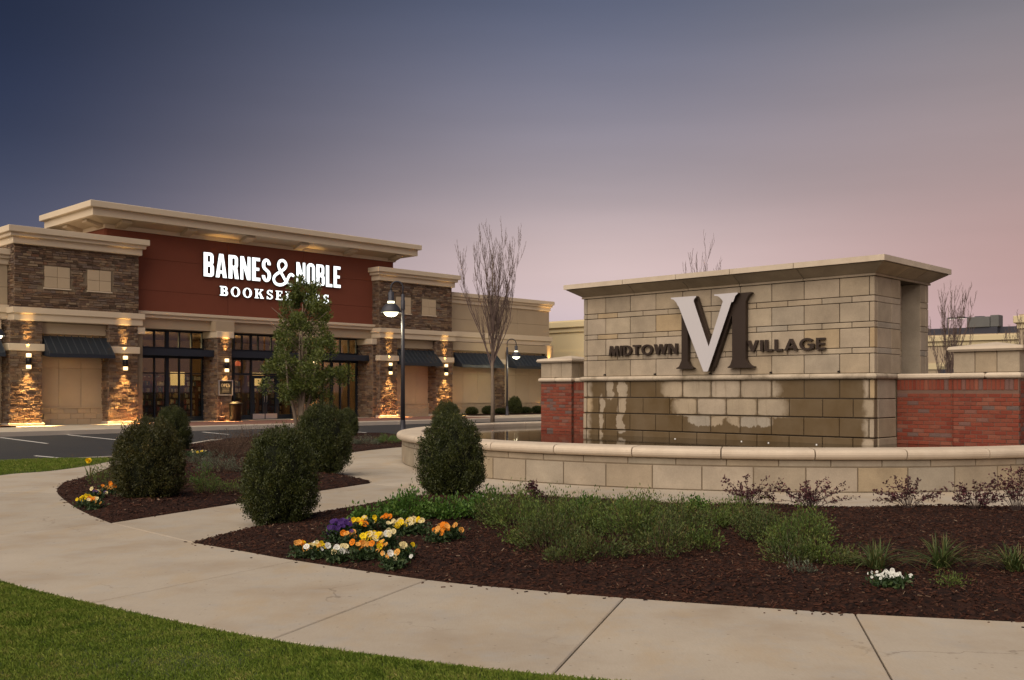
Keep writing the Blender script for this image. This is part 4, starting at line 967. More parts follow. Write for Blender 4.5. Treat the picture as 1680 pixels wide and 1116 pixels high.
for yy in (.9, 3.2):
    MB().add([(3.82 - OX, yy, 9.45), (3.82 - OX, yy + .5, 9.45), (3.02 - OX, yy + .5, 9.66), (3.02 - OX, yy, 9.66), (3.82 - OX, yy, 9.66), (3.82 - OX, yy + .5, 9.66), (3.02 - OX, yy + .5, 9.775), (3.02 - OX, yy, 9.775)],
             [(3, 2, 1, 0), (4, 5, 6, 7), (1, 5, 4, 0), (2, 6, 5, 1), (3, 7, 6, 2), (0, 4, 7, 3)]).build('bracket', 'soffit_tan', shop)
# entrance: pillars, storefront at y = 1.74
SFY = 1.74
for i, x0 in enumerate((9.53, 15.0)):
    x1 = x0 + .81; sb('pillar_core', 'mortar', x0, x1, .32, 2.0, FZ, 4.72)
    veneer(x0, x1, .32, FZ, 4.36, seed=300 + i); veneer(.32, 1.74, x0, FZ, 4.36, axis='y', seed=310 + i); sb('pillar_cap', 'cream_trim', x0 - .1, x1 + .1, .2, 1.72, 4.36, 4.70, c=.02)
sb('return_core', 'mortar', 5.1, 5.4, .1, 2.0, FZ, 4.72); sb('return_core', 'mortar', 19.6, 20.0, .3, 2.0, FZ, 4.72)
veneer(.3, 1.74, 19.6, FZ, 4.36, axis='y', seed=330); veneer(19.62, 19.88, .3, FZ, 4.36, seed=331)
sb('return_cap', 'cream_trim', 19.5, 19.95, .22, 1.9, 4.36, 4.70, c=.02); sb('return_cap', 'cream_trim', 5.1, 5.5, .0, 1.9, 4.36, 4.70, c=.02)
sf = empty('storefront', parent=shop)
def bars(xs, z0, z1, w=.05):
    for x in xs: sb('mullion', 'frame_metal', x - w, x + w, SFY - .06, SFY + .07, z0, z1, sf)
def pane(x0, x1, z0, z1): sb('pane', 'glass', x0, x1, SFY, SFY + .012, z0, z1, sf)
def windows(x0, x1, n, thick):
    xs = [x0 + (x1 - x0) * i / n for i in range(n + 1)]
    for i, x in enumerate(xs): bars([x], FZ, 4.72, .09 if i in thick else .035)
    for z, h in ((FZ + .12, .12), (2.52, .035), (3.38, .1), (3.80, .06), (4.68, .05)):
        for a, b in zip(xs, xs[1:]): sb('transom_bar', 'frame_metal', a + .036, b - .036, SFY - .05, SFY + .06, z - h, z + h, sf)
    for a, b in zip(xs, xs[1:]):
        for z0, z1 in ((.27, 2.48), (2.56, 3.28), (3.86, 4.62)): pane(a + .03, b - .03, z0, z1)
windows(5.45, 9.5, 6, (0, 3, 6)); windows(15.85, 19.55, 6, (0, 3, 6))
# door bay
xs = [10.38, 11.3, 12.35, 13.2, 14.05, 14.98]
for i, x in enumerate(xs):
    if x != 13.2: bars([x], FZ, 4.72, .07 if i in (0, 5) else .05)
for x in (10.84, 11.8, 12.8, 13.62, 14.5): bars([x], 3.86, 4.63, .03)
for x in (10.84, 11.8): bars([x], 2.58, 3.28, .03)
for z, h in ((2.53, .05), (3.38, .1), (3.80, .06), (4.68, .05)): sb('transom_bar', 'frame_metal', 10.4, 14.95, SFY - .055, SFY + .065, z - h, z + h, sf)
for a, b in zip(xs, xs[1:]):
    pane(a + .05, b - .05, 2.58, 3.28); pane(a + .05, b - .05, 3.86, 4.63)
    if (a, b) not in ((12.35, 13.2), (13.2, 14.05)):
        pane(a + .05, b - .05, .3, 2.48); sb('transom_bar', 'frame_metal', a + .05, b - .05, SFY - .05, SFY + .06, FZ, .3, sf)
for a, b, hs in ((12.41, 13.19, 1), (13.21, 13.99, -1)):
    d_ = empty('door', parent=shop)
    for x0, x1 in ((a, a + .13), (b - .13, b)): sb('stile', 'frame_metal', x0, x1, SFY - .07, SFY + .05, .06, 2.47, d_)
    sb('rail', 'frame_metal', a + .13, b - .13, SFY - .07, SFY + .05, 2.3, 2.47, d_); sb('kick_plate', 'steel', a + .02, b - .02, SFY - .085, SFY - .072, .08, .36, d_); sb('rail', 'frame_metal', a + .13, b - .13, SFY - .07, SFY + .05, .06, .36, d_)
    sb('pane', 'glass', a + .13, b - .13, SFY - .01, SFY, .36, 2.3, d_)
    hx = (b - .07 if hs > 0 else a + .07) - OX; MB().tube([(hx, SFY - .07, 1.0), (hx, SFY - .14, 1.02), (hx, SFY - .14, 1.4), (hx, SFY - .07, 1.42)], .016, 6).build('handle', 'steel', d_)
for a, b in ((5.55, 9.50), (10.36, 14.98), (15.83, 19.57)):
    sb('canopy', 'navy_metal', a, b, .62, 1.66, 3.44, 3.66, c=.02); sb('canopy_fascia', 'navy_metal', a - .03, b + .03, .56, .615, 3.38, 3.72)
    for x in (a + .3, b - .3): MB().tube([(x - OX, .75, 3.66), (x - OX, 1.68, 4.35)], .02, 6).build('tie_rod', 'dark_metal', shop)
# interior
inn = empty('interior', parent=shop)
mat_basic('in_wall', (.33, .20, .10), .8, .1); mat_basic('in_floor', (.16, .09, .05), .6, .2, 3, 20); mat_basic('shelf_wood', (.14, .065, .028), .6, .2, 4, 30)
sb('floor', 'in_floor', 5.2, 19.9, 1.85, 11.9, FZ, .07, inn); sb('ceiling', 'in_wall', 5.2, 19.9, 1.85, 11.9, 4.75, 4.9, inn)
sb('back_wall', 'in_wall', 5.2, 19.9, 11.7, 11.9, FZ, 4.8, inn); sb('side_wall', 'in_wall', 5.15, 5.3, 2, 11.9, FZ, 4.8, inn); sb('side_wall', 'in_wall', 19.85, 20.0, 2, 11.9, FZ, 4.8, inn)
def mat_books():
    t = NT('books'); g = t.node('ShaderNodeNewGeometry').outputs['Random Per Island']
    t.l.new(t.ramp(g, [(0, (.20, .05, .03)), (.2, (.35, .25, .12)), (.4, (.06, .10, .12)), (.6, (.5, .42, .3)), (.8, (.12, .05, .04)), (1, (.4, .18, .05))], 'CONSTANT'), t.p.inputs['Base Color']); MATS['books'] = t.m
mat_books()
def shelf(x0, x1, y, z1):
    s = empty('bookshelf', parent=shop)
    sb('carcass', 'shelf_wood', x0, x1, y + .3, y + .36, .07, z1, s)
    b = MB(); bk_ = MB(); z = .12; rr_ = random.Random(int(x0 * 100 + y * 10))
    for x in (x0, x1): b.box(x - .02 - OX, x + .02 - OX, y, y + .3, .07, z1)
    while z < z1 - .2:
        b.box(x0 - OX, x1 - OX, y, y + .3, z - .02, z); x = x0 + .03
        while x < x1 - .08:
            w = rr_.uniform(.05, .16); bk_.box(x - OX, min(x + w, x1 - .02) - .006 - OX, y + rr_.uniform(0, .06), y + .28, z, z + rr_.uniform(.18, .3)); x += w
        z += .36
    b.build('shelf_board', 'shelf_wood', s); bk_.build('book_row', 'books', s, kind='stuff')
for x0, x1, y, z1 in ((5.6, 7.0, 4.0, 1.5), (7.4, 8.8, 5.5, 2.2), (8.9, 10.6, 7.5, 2.4), (11.0, 12.2, 5.0, 1.6), (12.6, 14.6, 6.5, 2.3), (15.0, 16.6, 5.2, 1.6), (16.8, 18.6, 3.8, 1.5), (10.6, 13.0, 10.8, 2.6), (13.2, 16.0, 10.8, 2.6), (6.0, 9.0, 10.8, 2.6), (17, 19.6, 9.8, 2.6)):
    shelf(x0, x1, y, z1)
for x, y in ((7.6, 9.6), (11.6, 9.4), (16.6, 8.6)): sb('lit_niche', 'ceiling_glow', x, x + .9, y, y + .05, 1.95, 2.75, inn)
for x in (10.8, 11.6, 12.4): MB().lathe([(.02, 3.3), (.16, 3.22), (.22, 3.02), (.0, 3.02)], 12, (x - OX, 3.2)).build('pendant_shade', 'pendant_red', inn)
def lamp(kind, name, loc, energy, col, par=None, **k):
    l = bpy.data.lights.new(name, kind); l.energy = energy; l.color = col
    for a, b in k.items(): setattr(l, a, b)
    o = bpy.data.objects.new(name, l); COL.objects.link(o); o.location = loc
    if par: o.parent = par
    return o
for x in (7.5, 12.6, 17.5): lamp('POINT', 'interior_light', (x - OX, 5.2, 4.2), 100, (1, .66, .30), inn, shadow_soft_size=.25)
# wall sconces
def beam(o, fall):      # reflector optics keep the beam tight, so it falls off less than a bare bulb
    l = o.data; l.use_nodes = True; nt = l.node_tree; e = nt.nodes['Emission']; f = nt.nodes.new('ShaderNodeLightFalloff'); f.inputs['Strength'].default_value = 1.0; nt.links.new(f.outputs[fall], e.inputs['Strength'])
def sconce(x, y, z, nm, pw=520):
    s = empty('wall_sconce', (*bw(x, y), z), BA, nm, 'wall lamp', 'up and down lights on the bookstore pillars')
    MB().lathe([(0, -.17), (.12, -.17), (.12, .17), (0, .17)], 14, (0, -.16)).build('housing', 'dark_metal', s)
    box('bracket', 'dark_metal', s, -.05, .05, -.06, .0, -.08, .08)
    for sg in (1, -1):
        MB().lathe([(0, sg * .172), (.105, sg * .172), (.105, sg * .34), (0, sg * .342)], 14, (0, -.16)).build('lens', 'sconce_lens', s)
        l = lamp('SPOT', 'bulb', (0, -.19 if sg > 0 else -.11, sg * .36), (pw if sg < 0 else 250), (1, .60, .20), s, spot_size=R(68 if sg < 0 else 32), spot_blend=1.0, shadow_soft_size=.03); beam(l, 'Constant' if sg < 0 else 'Linear'); l.rotation_euler = (R(0 if sg < 0 else 180), 0, 0)
        l.rotation_euler = (R(5 if sg < 0 else 165), 0, 0)
for x, y, nm in ((-.02, 0, 'lit wall sconce on the leftmost stone pillar of the bookstore'), (4.40, 0, 'lit wall sconce on the pillar right of the left awning'), (9.95, .32, 'lit wall sconce above the OPEN sign left of the doors'),
                 (15.42, .32, 'lit wall sconce on the entrance pillar behind the evergreen tree'), (20.55, 0, 'lit wall sconce on the pillar beside the near street lamp pole'), (25.0, 0, 'lit wall sconce on the pillar at the right end of the stone tower'), (35.35, .5, 'lit wall sconce at the far right corner of the bookstore')):
    sconce(x, y - .06, 2.94, nm)
# shop sign
sg = empty('shop_sign', (*bw(OX, .78), 6.5), BA, 'glowing white letters of the bookstore sign on the red wall', 'sign')
HL = [('BARNES', 8.93, 12.92, 7.53, 1.24), ('NOBLE', 14.55, 17.55, 7.56, 1.22)]
for tx, a, b, z, h in HL: letters(sg, HEAVY, 'heavy', tx, a - OX, b - OX, z - 6.5, h, .12, -.03, 'sign_white', .075)
letters(sg, HEAVY, 'heavy', '&', 12.98 - OX, 14.42 - OX, 7.42 - 6.5, 1.36, .12, -.03, 'sign_white', 0)
letters(sg, SLAB, 'slab', 'BOOKSELLERS', 9.86 - OX, 16.75 - OX, 6.60 - 6.5, .50, .10, -.03, 'sign_white', .28)
# OPEN board, bin, broom and pan by the left entrance pillar
pb = empty('open_board', (*bw(9.95, .25), 1.75), BA, 'dark OPEN notice board in a pale frame on the entrance pillar', 'sign')
mat_basic('board_black', (.015, .014, .013), .5, .1); mat_basic('board_text', (.30, .26, .20), .6, .05)
box('panel', 'board_black', pb, -.36, .36, -.04, .0, -.32, .38)
for a, b, c_, d_ in ((-.41, .41, .38, .43), (-.41, .41, -.37, -.32), (-.41, -.36, -.32, .38), (.36, .41, -.32, .38)): box('frame', 'steel', pb, a, b, -.06, .0, c_, d_)
letters(pb, SLAB, 'slab', 'OPEN', -.26, .26, .06, .18, .008, -.041, 'board_text', .1)
for z in (-.05, -.13, -.2): box('text_line', 'board_text', pb, -.2, .2, -.045, -.041, z, z + .025)
tb = empty('trash_bin', (*bw(10.35, -.1), FZ), BA, 'black tapered trash bin beside the entrance pillar', 'bin')
MB().lathe([(0, 0.01), (.27, .01), (.34, .86), (.36, .86), (.36, .92), (.28, .94), (.26, .8), (0, .8)], 20).build('body', 'bin_black', tb); MB().lathe([(.30, .94), (.2, 1.0), (.1, 1.01), (.1, .96), (0, .96)], 20).build('lid', 'bin_black', tb)
ash = empty('dust_pan', (*bw(9.55, -.05), FZ), BA, 'dark lobby dust pan with upright handle left of the trash bin', 'dust pan')
MB().lathe([(0, .0), (.17, .0), (.2, .22), (.17, .26), (0, .26)], 14).build('pan', 'rust_pot', ash); MB().tube([(0, 0, .2), (0, .02, 1.0)], .018, 6).build('handle', 'rust_pot', ash)
# ------------------------------------------------------------------ street lamps
def street_lamp(px, Y, z0, htop, head_dx, label, lit=60):
    x = (px - 840) / 1636 * Y; s = empty('street_lamp', (x, Y, z0), 0, label, 'street lamp', 'gooseneck street lamps'); sgn = 1 if head_dx > 0 else -1; w = abs(head_dx)
    zc = htop - w / 2 - z0                         # where the hook starts to bend
    MB().lathe([(0, 0), (.14, 0), (.14, .05), (.10, .08), (.09, .5), (.08, .6)], 14).build('base', 'lamp_grey', s)
    MB().tube([(0, 0, .5), (0, 0, zc - .35)], [.075, .055], 10).build('pole', 'lamp_grey', s)
    MB().lathe([(.075, zc - .75), (.075, zc - .45), (.06, zc - .43), (.06, zc - .25), (0, zc - .2)], 12, (.0, 0)).build('collar', 'lamp_grey', s)
    pts = [(0, 0, zc - .3), (0, 0, zc)] + [(sgn * (w / 2 - w / 2 * math.cos(R(t))), 0, zc + w / 2 * math.sin(R(t))) for t in range(20, 181, 20)] + [(sgn * w, 0, zc - .15)]
    MB().tube(pts, .028, 8).build('gooseneck', 'lamp_grey', s)
    c = (sgn * w, 0); z = zc - .15
    MB().lathe([(0, z + .05), (.05, z + .05), (.05, z), (.1, z - .01), (.1, z - .30), (.12, z - .32)], 16, c).build('neck', 'lamp_grey', s)
    MB().lathe([(.115, z - .32), (.115, z - .39)], 16, c).build('light_ring', 'lamp_lens', s)
    MB().lathe([(.12, z - .39), (.18, z - .42), (.28, z - .52), (.34, z - .66), (.355, z - .70), (.34, z - .70), (.27, z - .55), (.1, z - .45)], 22, c).build('shade', 'lamp_grey', s)
    MB().lathe([(.255, z - .665), (.235, z - .74), (.16, z - .81), (.06, z - .835), (0, z - .84)], 20, c).build('lens', 'lamp_lens', s)
    lamp('POINT', 'bulb', (c[0], 0, z - 1.0), lit, (1, .86, .55), s, shadow_soft_size=.15)
street_lamp(661, 33.6, .03, 5.30, -.40, 'near gooseneck street lamp with lit bell shade hanging left of its pole', 45)
street_lamp(832, 64.0, FZ, 4.95, .58, 'far gooseneck street lamp with lit bell shade in front of the right wing', 45)
street_lamp(-24, 41.0, LOT, 4.95, .44, 'street lamp cut by the left edge, only its lit bell shade showing', 45)
# ------------------------------------------------------------------ buildings beyond
def far_building(name, o, ang, L, D, H, label, wall, trim, wins=(), awns=(), roofdark=False):
    b = empty(name, (o[0], o[1], LOT), ang, label, 'building')
    box('wall', wall, b, 0, L, 0, D, 0, H - .1)
    for z0, z1, p in ((H - 1.0, H - .65, .12), (H - .645, H - .2, .3)): box('cornice', trim, b, -p, L + p, -p, D, z0, z1, .03)
    if roofdark: box('parapet', 'roof_dark', b, -.05, L + .05, .5, D, H - .3, H + .45)
    box('band', trim, b, -.1, L + .1, -.1, D, 1.0, 1.35); box('band', trim, b, -.1, L + .1, -.1, D, H - 2.9, H - 2.4)
    for x0, x1, z0, z1 in wins:
        w = empty('window', parent=b); box('frame', 'frame_metal', w, x0, x1, -.08, .02, z0, z1); box('pane', 'roof_dark', w, x0 + .15, x1 - .15, -.1, -.082, z0 + .15, z1 - .15)
    for x0, x1 in awns:
        MB().add([(x0, -.02, 4.2), (x1, -.02, 4.2), (x1, -1.3, 3.1), (x0, -1.3, 3.1), (x0, -.02, 3.05), (x1, -.02, 3.05), (x1, -1.3, 2.9), (x0, -1.3, 2.9)], [(0, 3, 2, 1), (3, 7, 6, 2), (0, 4, 7, 3), (1, 2, 6, 5), (4, 5, 6, 7)]).build('awning', 'awning_navy', b)
    return b
def P3(px, Y): return ((px - 840) / 1636 * Y, Y)
# row continuing past the bookstore's right end, facing the fountain
far_building('shop_row', bw(39.5, 16), MA, 34, 14, 7.1, 'pale yellow shop row glimpsed between the bookstore and the sign wall', 'far_cream', 'far_cream', [(2, 5, 1.4, 4.0), (7, 10, 1.4, 4.0), (12, 15, 1.4, 4), (17, 20, 1.4, 4)], [(1.8, 5.2), (6.8, 10.2)])
o2 = P3(1440, 84.0)
rb = far_building('shop_block', o2, MA + R(10), 15.2, 16, 6.4, 'low tan shop block with dark roof edge behind the right brick wall', 'far_wall', 'far_cream', [(2.0, 3.2, 1.2, 4.0), (4.8, 6.2, .1, 3.9), (9, 10.5, 1.2, 3.9)], [(16.5, 19.0)], True)
o3 = P3(1672, 62.0)
far_building('shop_block', o3, MA + R(10), 12, 12, 6.6, 'shop block with dark awning at the right picture edge behind the pier', 'far_wall', 'far_cream', [(1, 3, .1, 3)], [(-.3, 4.0)])
hv = empty('rooftop_unit', (*P3(1616, 80.), 6.60), MA, 'grey boxy air unit on the roof of the right shop block', 'air unit')
box('cabinet', 'unit_grey', hv, -1.2, .55, -.6, .6, .12, .95, .03); box('cabinet', 'unit_grey', hv, .56, 1.2, -.5, .5, .12, 1.05, .03); box('base_rail', 'roof_dark', hv, -1.1, 1.1, -.5, .5, -.5, .12); MB().lathe([(0, .95), (.4, .95), (.4, 1.02), (0, 1.02)], 14, (-.4, 0)).build('fan_cover', 'roof_dark', hv)
def light_pole(px, Y, h, label, dx=-.9):
    p = P3(px, Y); o = empty('lot_light_pole', (p[0], p[1], LOT), 0, label, 'light pole', 'far lot light poles')
    MB().tube([(0, 0, 0), (0, 0, h)], [.12, .08], 8).build('pole', 'lamp_grey', o); box('arm', 'lamp_grey', o, min(dx, 0), max(dx, 0), -.05, .05, h - .1, h); box('lamp_head', 'lamp_grey', o, dx - .45, dx + .45, -.2, .2, h - .16, h + .04, .03); box('lens', 'far_lens', o, dx - .35, dx + .35, -.15, .15, h - .19, h - .163)
light_pole(1589, 118, 10.5, 'thin light pole with flat lamp head left of the rooftop unit'); light_pole(1622, 130, 10.9, 'thin light pole with flat lamp head in line with the rooftop unit'); light_pole(1555, 130, 11.3, 'distant light pole seen through the bare tree at right', .6)

# ------------------------------------------------------------------ bare trees
def bare_tree(px, Y, z0, H, spread, seed, label, trunk_f=.27, n=16, rt=.085):
    r_ = random.Random(seed); p = P3(px, Y); o = empty('bare_tree', (p[0], p[1], z0), 0, label, 'tree', 'leafless trees'); tr = MB(); br = MB()
    tz = H * trunk_f; tr.tube([(0, 0, -.1), (.02, .01, tz * .5), (0, 0, tz), (.03, .02, H * .55), (.0, .03, H * .9)], [rt * 1.25, rt, rt * .85, rt * .4, .008], 8)
    def branch(p0, d, L, rad, lev):
        pts = [p0]; k = 5; q = Vector(p0); dd = Vector(d).normalized()
        for i in range(k):
            dd = (dd + Vector((r_.uniform(-.17, .17), r_.uniform(-.17, .17), (.17 if lev == 0 else .16)))).normalized(); q = q + dd * (L / k); pts.append(tuple(q))
            if lev < 2 and i >= 0:
                for _ in range(3 if lev == 0 else 2):
                    a = r_.uniform(0, 6.283); sd_ = Vector((math.cos(a), math.sin(a), r_.uniform(.8, 1.6))).normalized()
                    branch(tuple(q), (dd * 1.1 + sd_ * .75), L * r_.uniform(.16, .36) * (1 - i * .08), max(rad * (1 - i / k) * .5, .006), lev + 1)
        br.tube(pts, [max(rad * (1 - .85 * i / k), .0048) for i in range(k + 1)], 5 if lev == 0 else 3, cap=False)
    for i in range(n):
        a = i * 2.399 + r_.uniform(-.3, .3); zz = tz * r_.uniform(.8, 1.0) + (H * .26) * (i / n) ** 1.3; u_ = r_.uniform(.12, 1.0); t = spread * u_; L = (H * .97 - zz) * (1.02 - .42 * u_ * u_) * r_.uniform(.88, 1.0)
        branch((0, 0, zz), (math.cos(a) * t, math.sin(a) * t, 1.0), L, rt * .33, 0)
    tr.build('trunk', 'bark_grey' if Y > 30 else 'bark_dark', o); br.build('crown', 'twig_bark', o)
    return o
bare_tree(808, 50.0, LOT, 9.5, .46, 4, 'tall leafless tree in front of the bookstore right wing', .30, 22, .09)
bare_tree(1148, 62.0, LOT, 10.3, .6, 9, 'leafless treetop showing above the sign wall cornice', .27, 14, .1)
bare_tree(1556, 46.0, LOT, 6.35, .5, 12, 'slender leafless tree behind the right brick wall', .20, 15, .07)
bare_tree(1672, 55.0, LOT, 5.9, .6, 15, 'leafless tree at the right picture edge behind the pier', .25, 10, .07)
# ------------------------------------------------------------------ evergreen, several stems
def evergreen(px, Y, z0, label):
    p = P3(px, Y); o = empty('evergreen_tree', (p[0], p[1], z0), 0, label, 'tree'); r_ = random.Random(3)
    tr = MB()
    for i, (dx, dy, h) in enumerate(((-.55, .1, 3.2), (.12, -.1, 4.6), (.55, .2, 3.6), (-.1, .35, 4.2), (.3, -.3, 3.0))):
        tr.tube([(dx * .12, dy * .12, -.1), (dx * .35, dy * .4, .8), (dx * .8, dy, 1.7), (dx * 1.0, dy * 1.2, h)], [.075, .06, .045, .015], 7)
    for i in range(26):
        a = r_.uniform(0, 6.283); z_ = r_.uniform(1.5, 4.2); q = r_.uniform(.6, 1.2); tr.tube([(.1, 0, z_ - .3), (q * .5 * math.cos(a), q * .5 * math.sin(a), z_ + .1), (q * math.cos(a), q * math.sin(a), z_ + .5)], [.022, .014, .006], 5)
    tr.build('trunk', 'bark_grey', o)
    C = []; Rr = []
    # clumps: narrow at the top, wide low down, ragged sides
    prof = [(1.4, .65), (1.6, 1.15), (1.9, 1.4), (2.2, 1.45), (2.5, 1.45), (3.0, 1.25), (3.5, 1.08), (4.0, 1.0), (4.4, .85), (4.75, .6), (5.05, .5)]
    for z, rad in prof:
        for k in range(int(3 + rad * 7.5)):
            a = r_.uniform(0, 6.283); q = rad * math.sqrt(r_.uniform(.05, 1)) * r_.uniform(.9, 1.2); C.append((q * math.cos(a) + .12, q * math.sin(a), z + r_.uniform(-.3, .3))); Rr.append(r_.uniform(.13, .32))
    tip = [(-.15, 0, 5.2), (.1, .1, 5.3), (.42, .0, 5.15), (.05, -.1, 5.5), (.5, .1, 4.9)]; C += tip; Rr += [.15, .16, .14, .1, .15]
    C = np.array(C); Rr = np.array(Rr); P = []; D = []
    for c, q in zip(C, Rr):
        n = int(1150 * q); v = unit(rng.normal(size=(n, 3))) * (rng.uniform(0, 1, (n, 1)) ** .45) * q; P.append(c + v * np.array([1, 1, 1.15])); D.append(v + np.array([0, 0, .1]) + rng.normal(size=(n, 3)) * .12)
    P = np.concatenate(P); D = np.concatenate(D)
    link('crown', leafmesh('crown', P, D, rng.uniform(.045, .125, len(P)), .45), 'tree_leaf', o)
evergreen(492, 35.0, .05, 'dark evergreen tree with several pale stems before the bookstore doors')
# ------------------------------------------------------------------ clipped shrubs
def boxwood_mesh(seed, ns=420, per=95):
    """egg shaped mass of upright leafy sprigs, each with its own reach, so that the surface is lumpy with dark gaps"""
    r_ = np.random.default_rng(seed); v = unit(r_.normal(size=(ns, 3))); z = v[:, 2]
    e_ = np.where(z < 0, 3.0, 2.15); hz = np.sqrt(np.maximum(1 - z * z, 1e-6)); w = (np.maximum(1 - np.abs(z) ** e_, 0) ** (1 / e_)) / hz; w = w * (1 - .14 * (z + .35) * (z > -.35)) * np.where(z < -.5, 1 - .2 * (np.abs(z) - .5), 1.0)
    th = np.arctan2(v[:, 1], v[:, 0]); big = 1 + .05 * np.sin(3 * th + seed) * hz + .045 * np.sin(5 * th - 4 * z + 2 * seed) + .03 * np.sin(8 * th + 7 * z)
    rad = (.94 + r_.normal(size=ns) * .035) * big; rad = np.where(r_.uniform(size=ns) < .08, rad + r_.uniform(.03, .09, ns), rad)
    C = np.stack([v[:, 0] * rad * w * .5, v[:, 1] * rad * w * .5, .5 + z * rad * .5], 1)
    ax = unit(v * .6 + np.array([0, 0, .8]) + r_.normal(size=(ns, 3)) * .2)
    t = r_.uniform(-1.6, .55, (ns, per, 1)); P = C[:, None] + ax[:, None] * t * .075 + r_.normal(size=(ns, per, 3)) * (.026 - .014 * np.clip(t, -.5, .55))
    D = ax[:, None] * .8 + r_.normal(size=(ns, per, 3)) * .55; P = P.reshape(-1, 3); D = D.reshape(-1, 3); P[:, 2] = np.maximum(P[:, 2], .01 + r_.uniform(0, .03, len(P)))
    return leafmesh('foliage', P, D, r_.uniform(.016, .034, len(P)), .5, r=r_)
def stems_mesh():
    b = MB()
    for i in range(9):
        a = i * .7; b.tube([(0.02 * math.cos(a), .02 * math.sin(a), -.05), (.12 * math.cos(a), .12 * math.sin(a), .35), (.22 * math.cos(a), .22 * math.sin(a), .75)], [.022, .016, .006], 5)
    # solid dark core, added to stop light leaking through the leaves
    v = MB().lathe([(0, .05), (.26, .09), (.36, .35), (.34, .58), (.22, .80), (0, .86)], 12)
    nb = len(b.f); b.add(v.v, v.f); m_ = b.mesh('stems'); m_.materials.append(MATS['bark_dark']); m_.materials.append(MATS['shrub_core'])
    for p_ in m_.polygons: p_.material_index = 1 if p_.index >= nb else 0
    return m_
BX = [boxwood_mesh(1), boxwood_mesh(2), boxwood_mesh(5)]; ST = stems_mesh()
BXB = [m.copy() for m in BX]
for m in BX: m.materials.append(MATS['boxwood'])
for m in BXB: m.materials.append(MATS['boxwood_bronze'])
def boxwood(px, py, ptop, wpx, label, k, bronze=False, z0=.03, tilt=0):
    x, Y = G(px, py, z0); h = (py - ptop) / 1636 * Y; w = wpx / 1636 * Y; Y += w * .35; x = (px - 840) / 1636 * Y; h = (py - ptop) / 1636 * Y * 1.02; w = wpx / 1636 * Y * .93
    o = empty('boxwood_shrub', (x, Y, z0), k * 1.3, label, 'shrub', 'clipped boxwood shrubs'); o.scale = (w, w, h); o.rotation_euler = (tilt, tilt * .5, k * 1.3)
    link('foliage', (BXB if bronze else BX)[k % 3], None, o); link('stems', ST, None, o)
boxwood(457, 866, 711, 132, 'clipped egg shaped shrub in front, at the tip of the mulch bed by the pansies', 0, False)
boxwood(741, 820, 688, 120, 'egg shaped shrub standing directly before the fountain basin', 1)
boxwood(246, 826, 695, 122, 'big rounded shrub in the left bed beside the small orange pansies', 2, True)
boxwood(528, 781, 668, 100, 'upright shrub at the walk side of the left bed, below the evergreen tree', 3)
boxwood(283, 742, 671, 64, 'shrub half hidden behind the big rounded shrub of the left bed', 4)
boxwood(570, 719, 672, 40, 'small dark shrub peeping out right of the upright shrub', 5)
boxwood(733, 716, 661, 52, 'round shrub behind the fountain rim, above the egg shaped one', 1, False, LOT + .1)
# little plants along the bookstore's right wing
def wingshrub(x, y, w, h, label, k):
    p = bw(x, y); o = empty('boxwood_shrub' if h > .9 else 'mound_shrub', (p[0], p[1], FZ + .05), k, label, 'shrub', None if h > .9 else 'low mounds along the right wing'); o.scale = (w, w, h); link('foliage', BX[k % 3], None, o); link('stems', ST, None, o)
wingshrub(30.9, -.5, .95, 1.15, 'round clipped shrub behind the far street lamp pole', 2)
for i, (x, h) in enumerate(((27.2, .5), (28.7, .55), (29.9, .4), (32.3, .45), (33.4, .5), (34.6, .55))):
    wingshrub(x, -.2, .85, h, ('first', 'second', 'third', 'fourth', 'fifth', 'sixth')[i] + ' low mound shrub from the left along the right wing wall', i)
# ------------------------------------------------------------------ planting
BED2A = BED2; BED1A = BED1
def bz(x, y, bed): return float(mound_z(np.array([x]), np.array([y]), bed, .085, .5, .006)[0])
def in_bed(x, y):
    for bed in (BED2A, BED1A):
        if inpoly(np.array([x]), np.array([y]), bed)[0]: return bz(x, y, bed)
    return .0
def mound(px, py, wpx, hpx, m, label, cat, group, name='spreading_shrub', leaf=(.018, .042), dens=4300, up=.5, seed=0, aspect=.4, flat=1.12):
    x, Y = G(px, py, .06); w = wpx / 1636 * Y; h = hpx / 1636 * Y * flat; Y += w * .28; x = (px - 840) / 1636 * Y; r_ = np.random.default_rng(seed + int(px)); z = in_bed(x, Y)
    o = empty(name, (x, Y, z), 0, label, cat, group)
    ns = max(14, int(w * 90)); tip = []
    b = MB(); P = []; D = []
    for i in range(ns):          # each stem carries its own spray of leaves
        a = r_.uniform(0, 6.283); q = math.sqrt(r_.uniform(0, 1)); hh = h * (1.05 - .65 * q * q) * r_.uniform(.4, 1.25); p0 = np.array([.25 * w * q * math.cos(a), .25 * w * q * math.sin(a), -.02]); p1 = np.array([.52 * w * q * math.cos(a), .52 * w * q * math.sin(a), hh])
        b.tube([tuple(p0), tuple((p0 + p1) / 2 + np.array([0, 0, hh * .12])), tuple(p1)], [.004, .003, .0015], 3, cap=False)
        n = int(dens * w * w / ns * r_.uniform(.4, 1.6)) + 8; t = r_.uniform(.4, 1.06, n)[:, None] ** .85; c = p0 + (p1 - p0) * t; P.append(c + r_.normal(size=(n, 3)) * np.array([.022, .022, .016]) * (1 + t)); D.append((p1 - p0) * up * 2 + r_.normal(size=(n, 3)) * .35 * max(h, .2))
    P = np.concatenate(P); D = np.concatenate(D); P[:, 2] = np.maximum(P[:, 2], .0)
    b.build('stems', 'twig_brown', o); link('foliage', leafmesh('foliage', P, D, r_.uniform(*leaf, len(P)), aspect, r=r_), m, o)
LM = 'fine leaved olive green low shrub merging into the green mass mid bed'
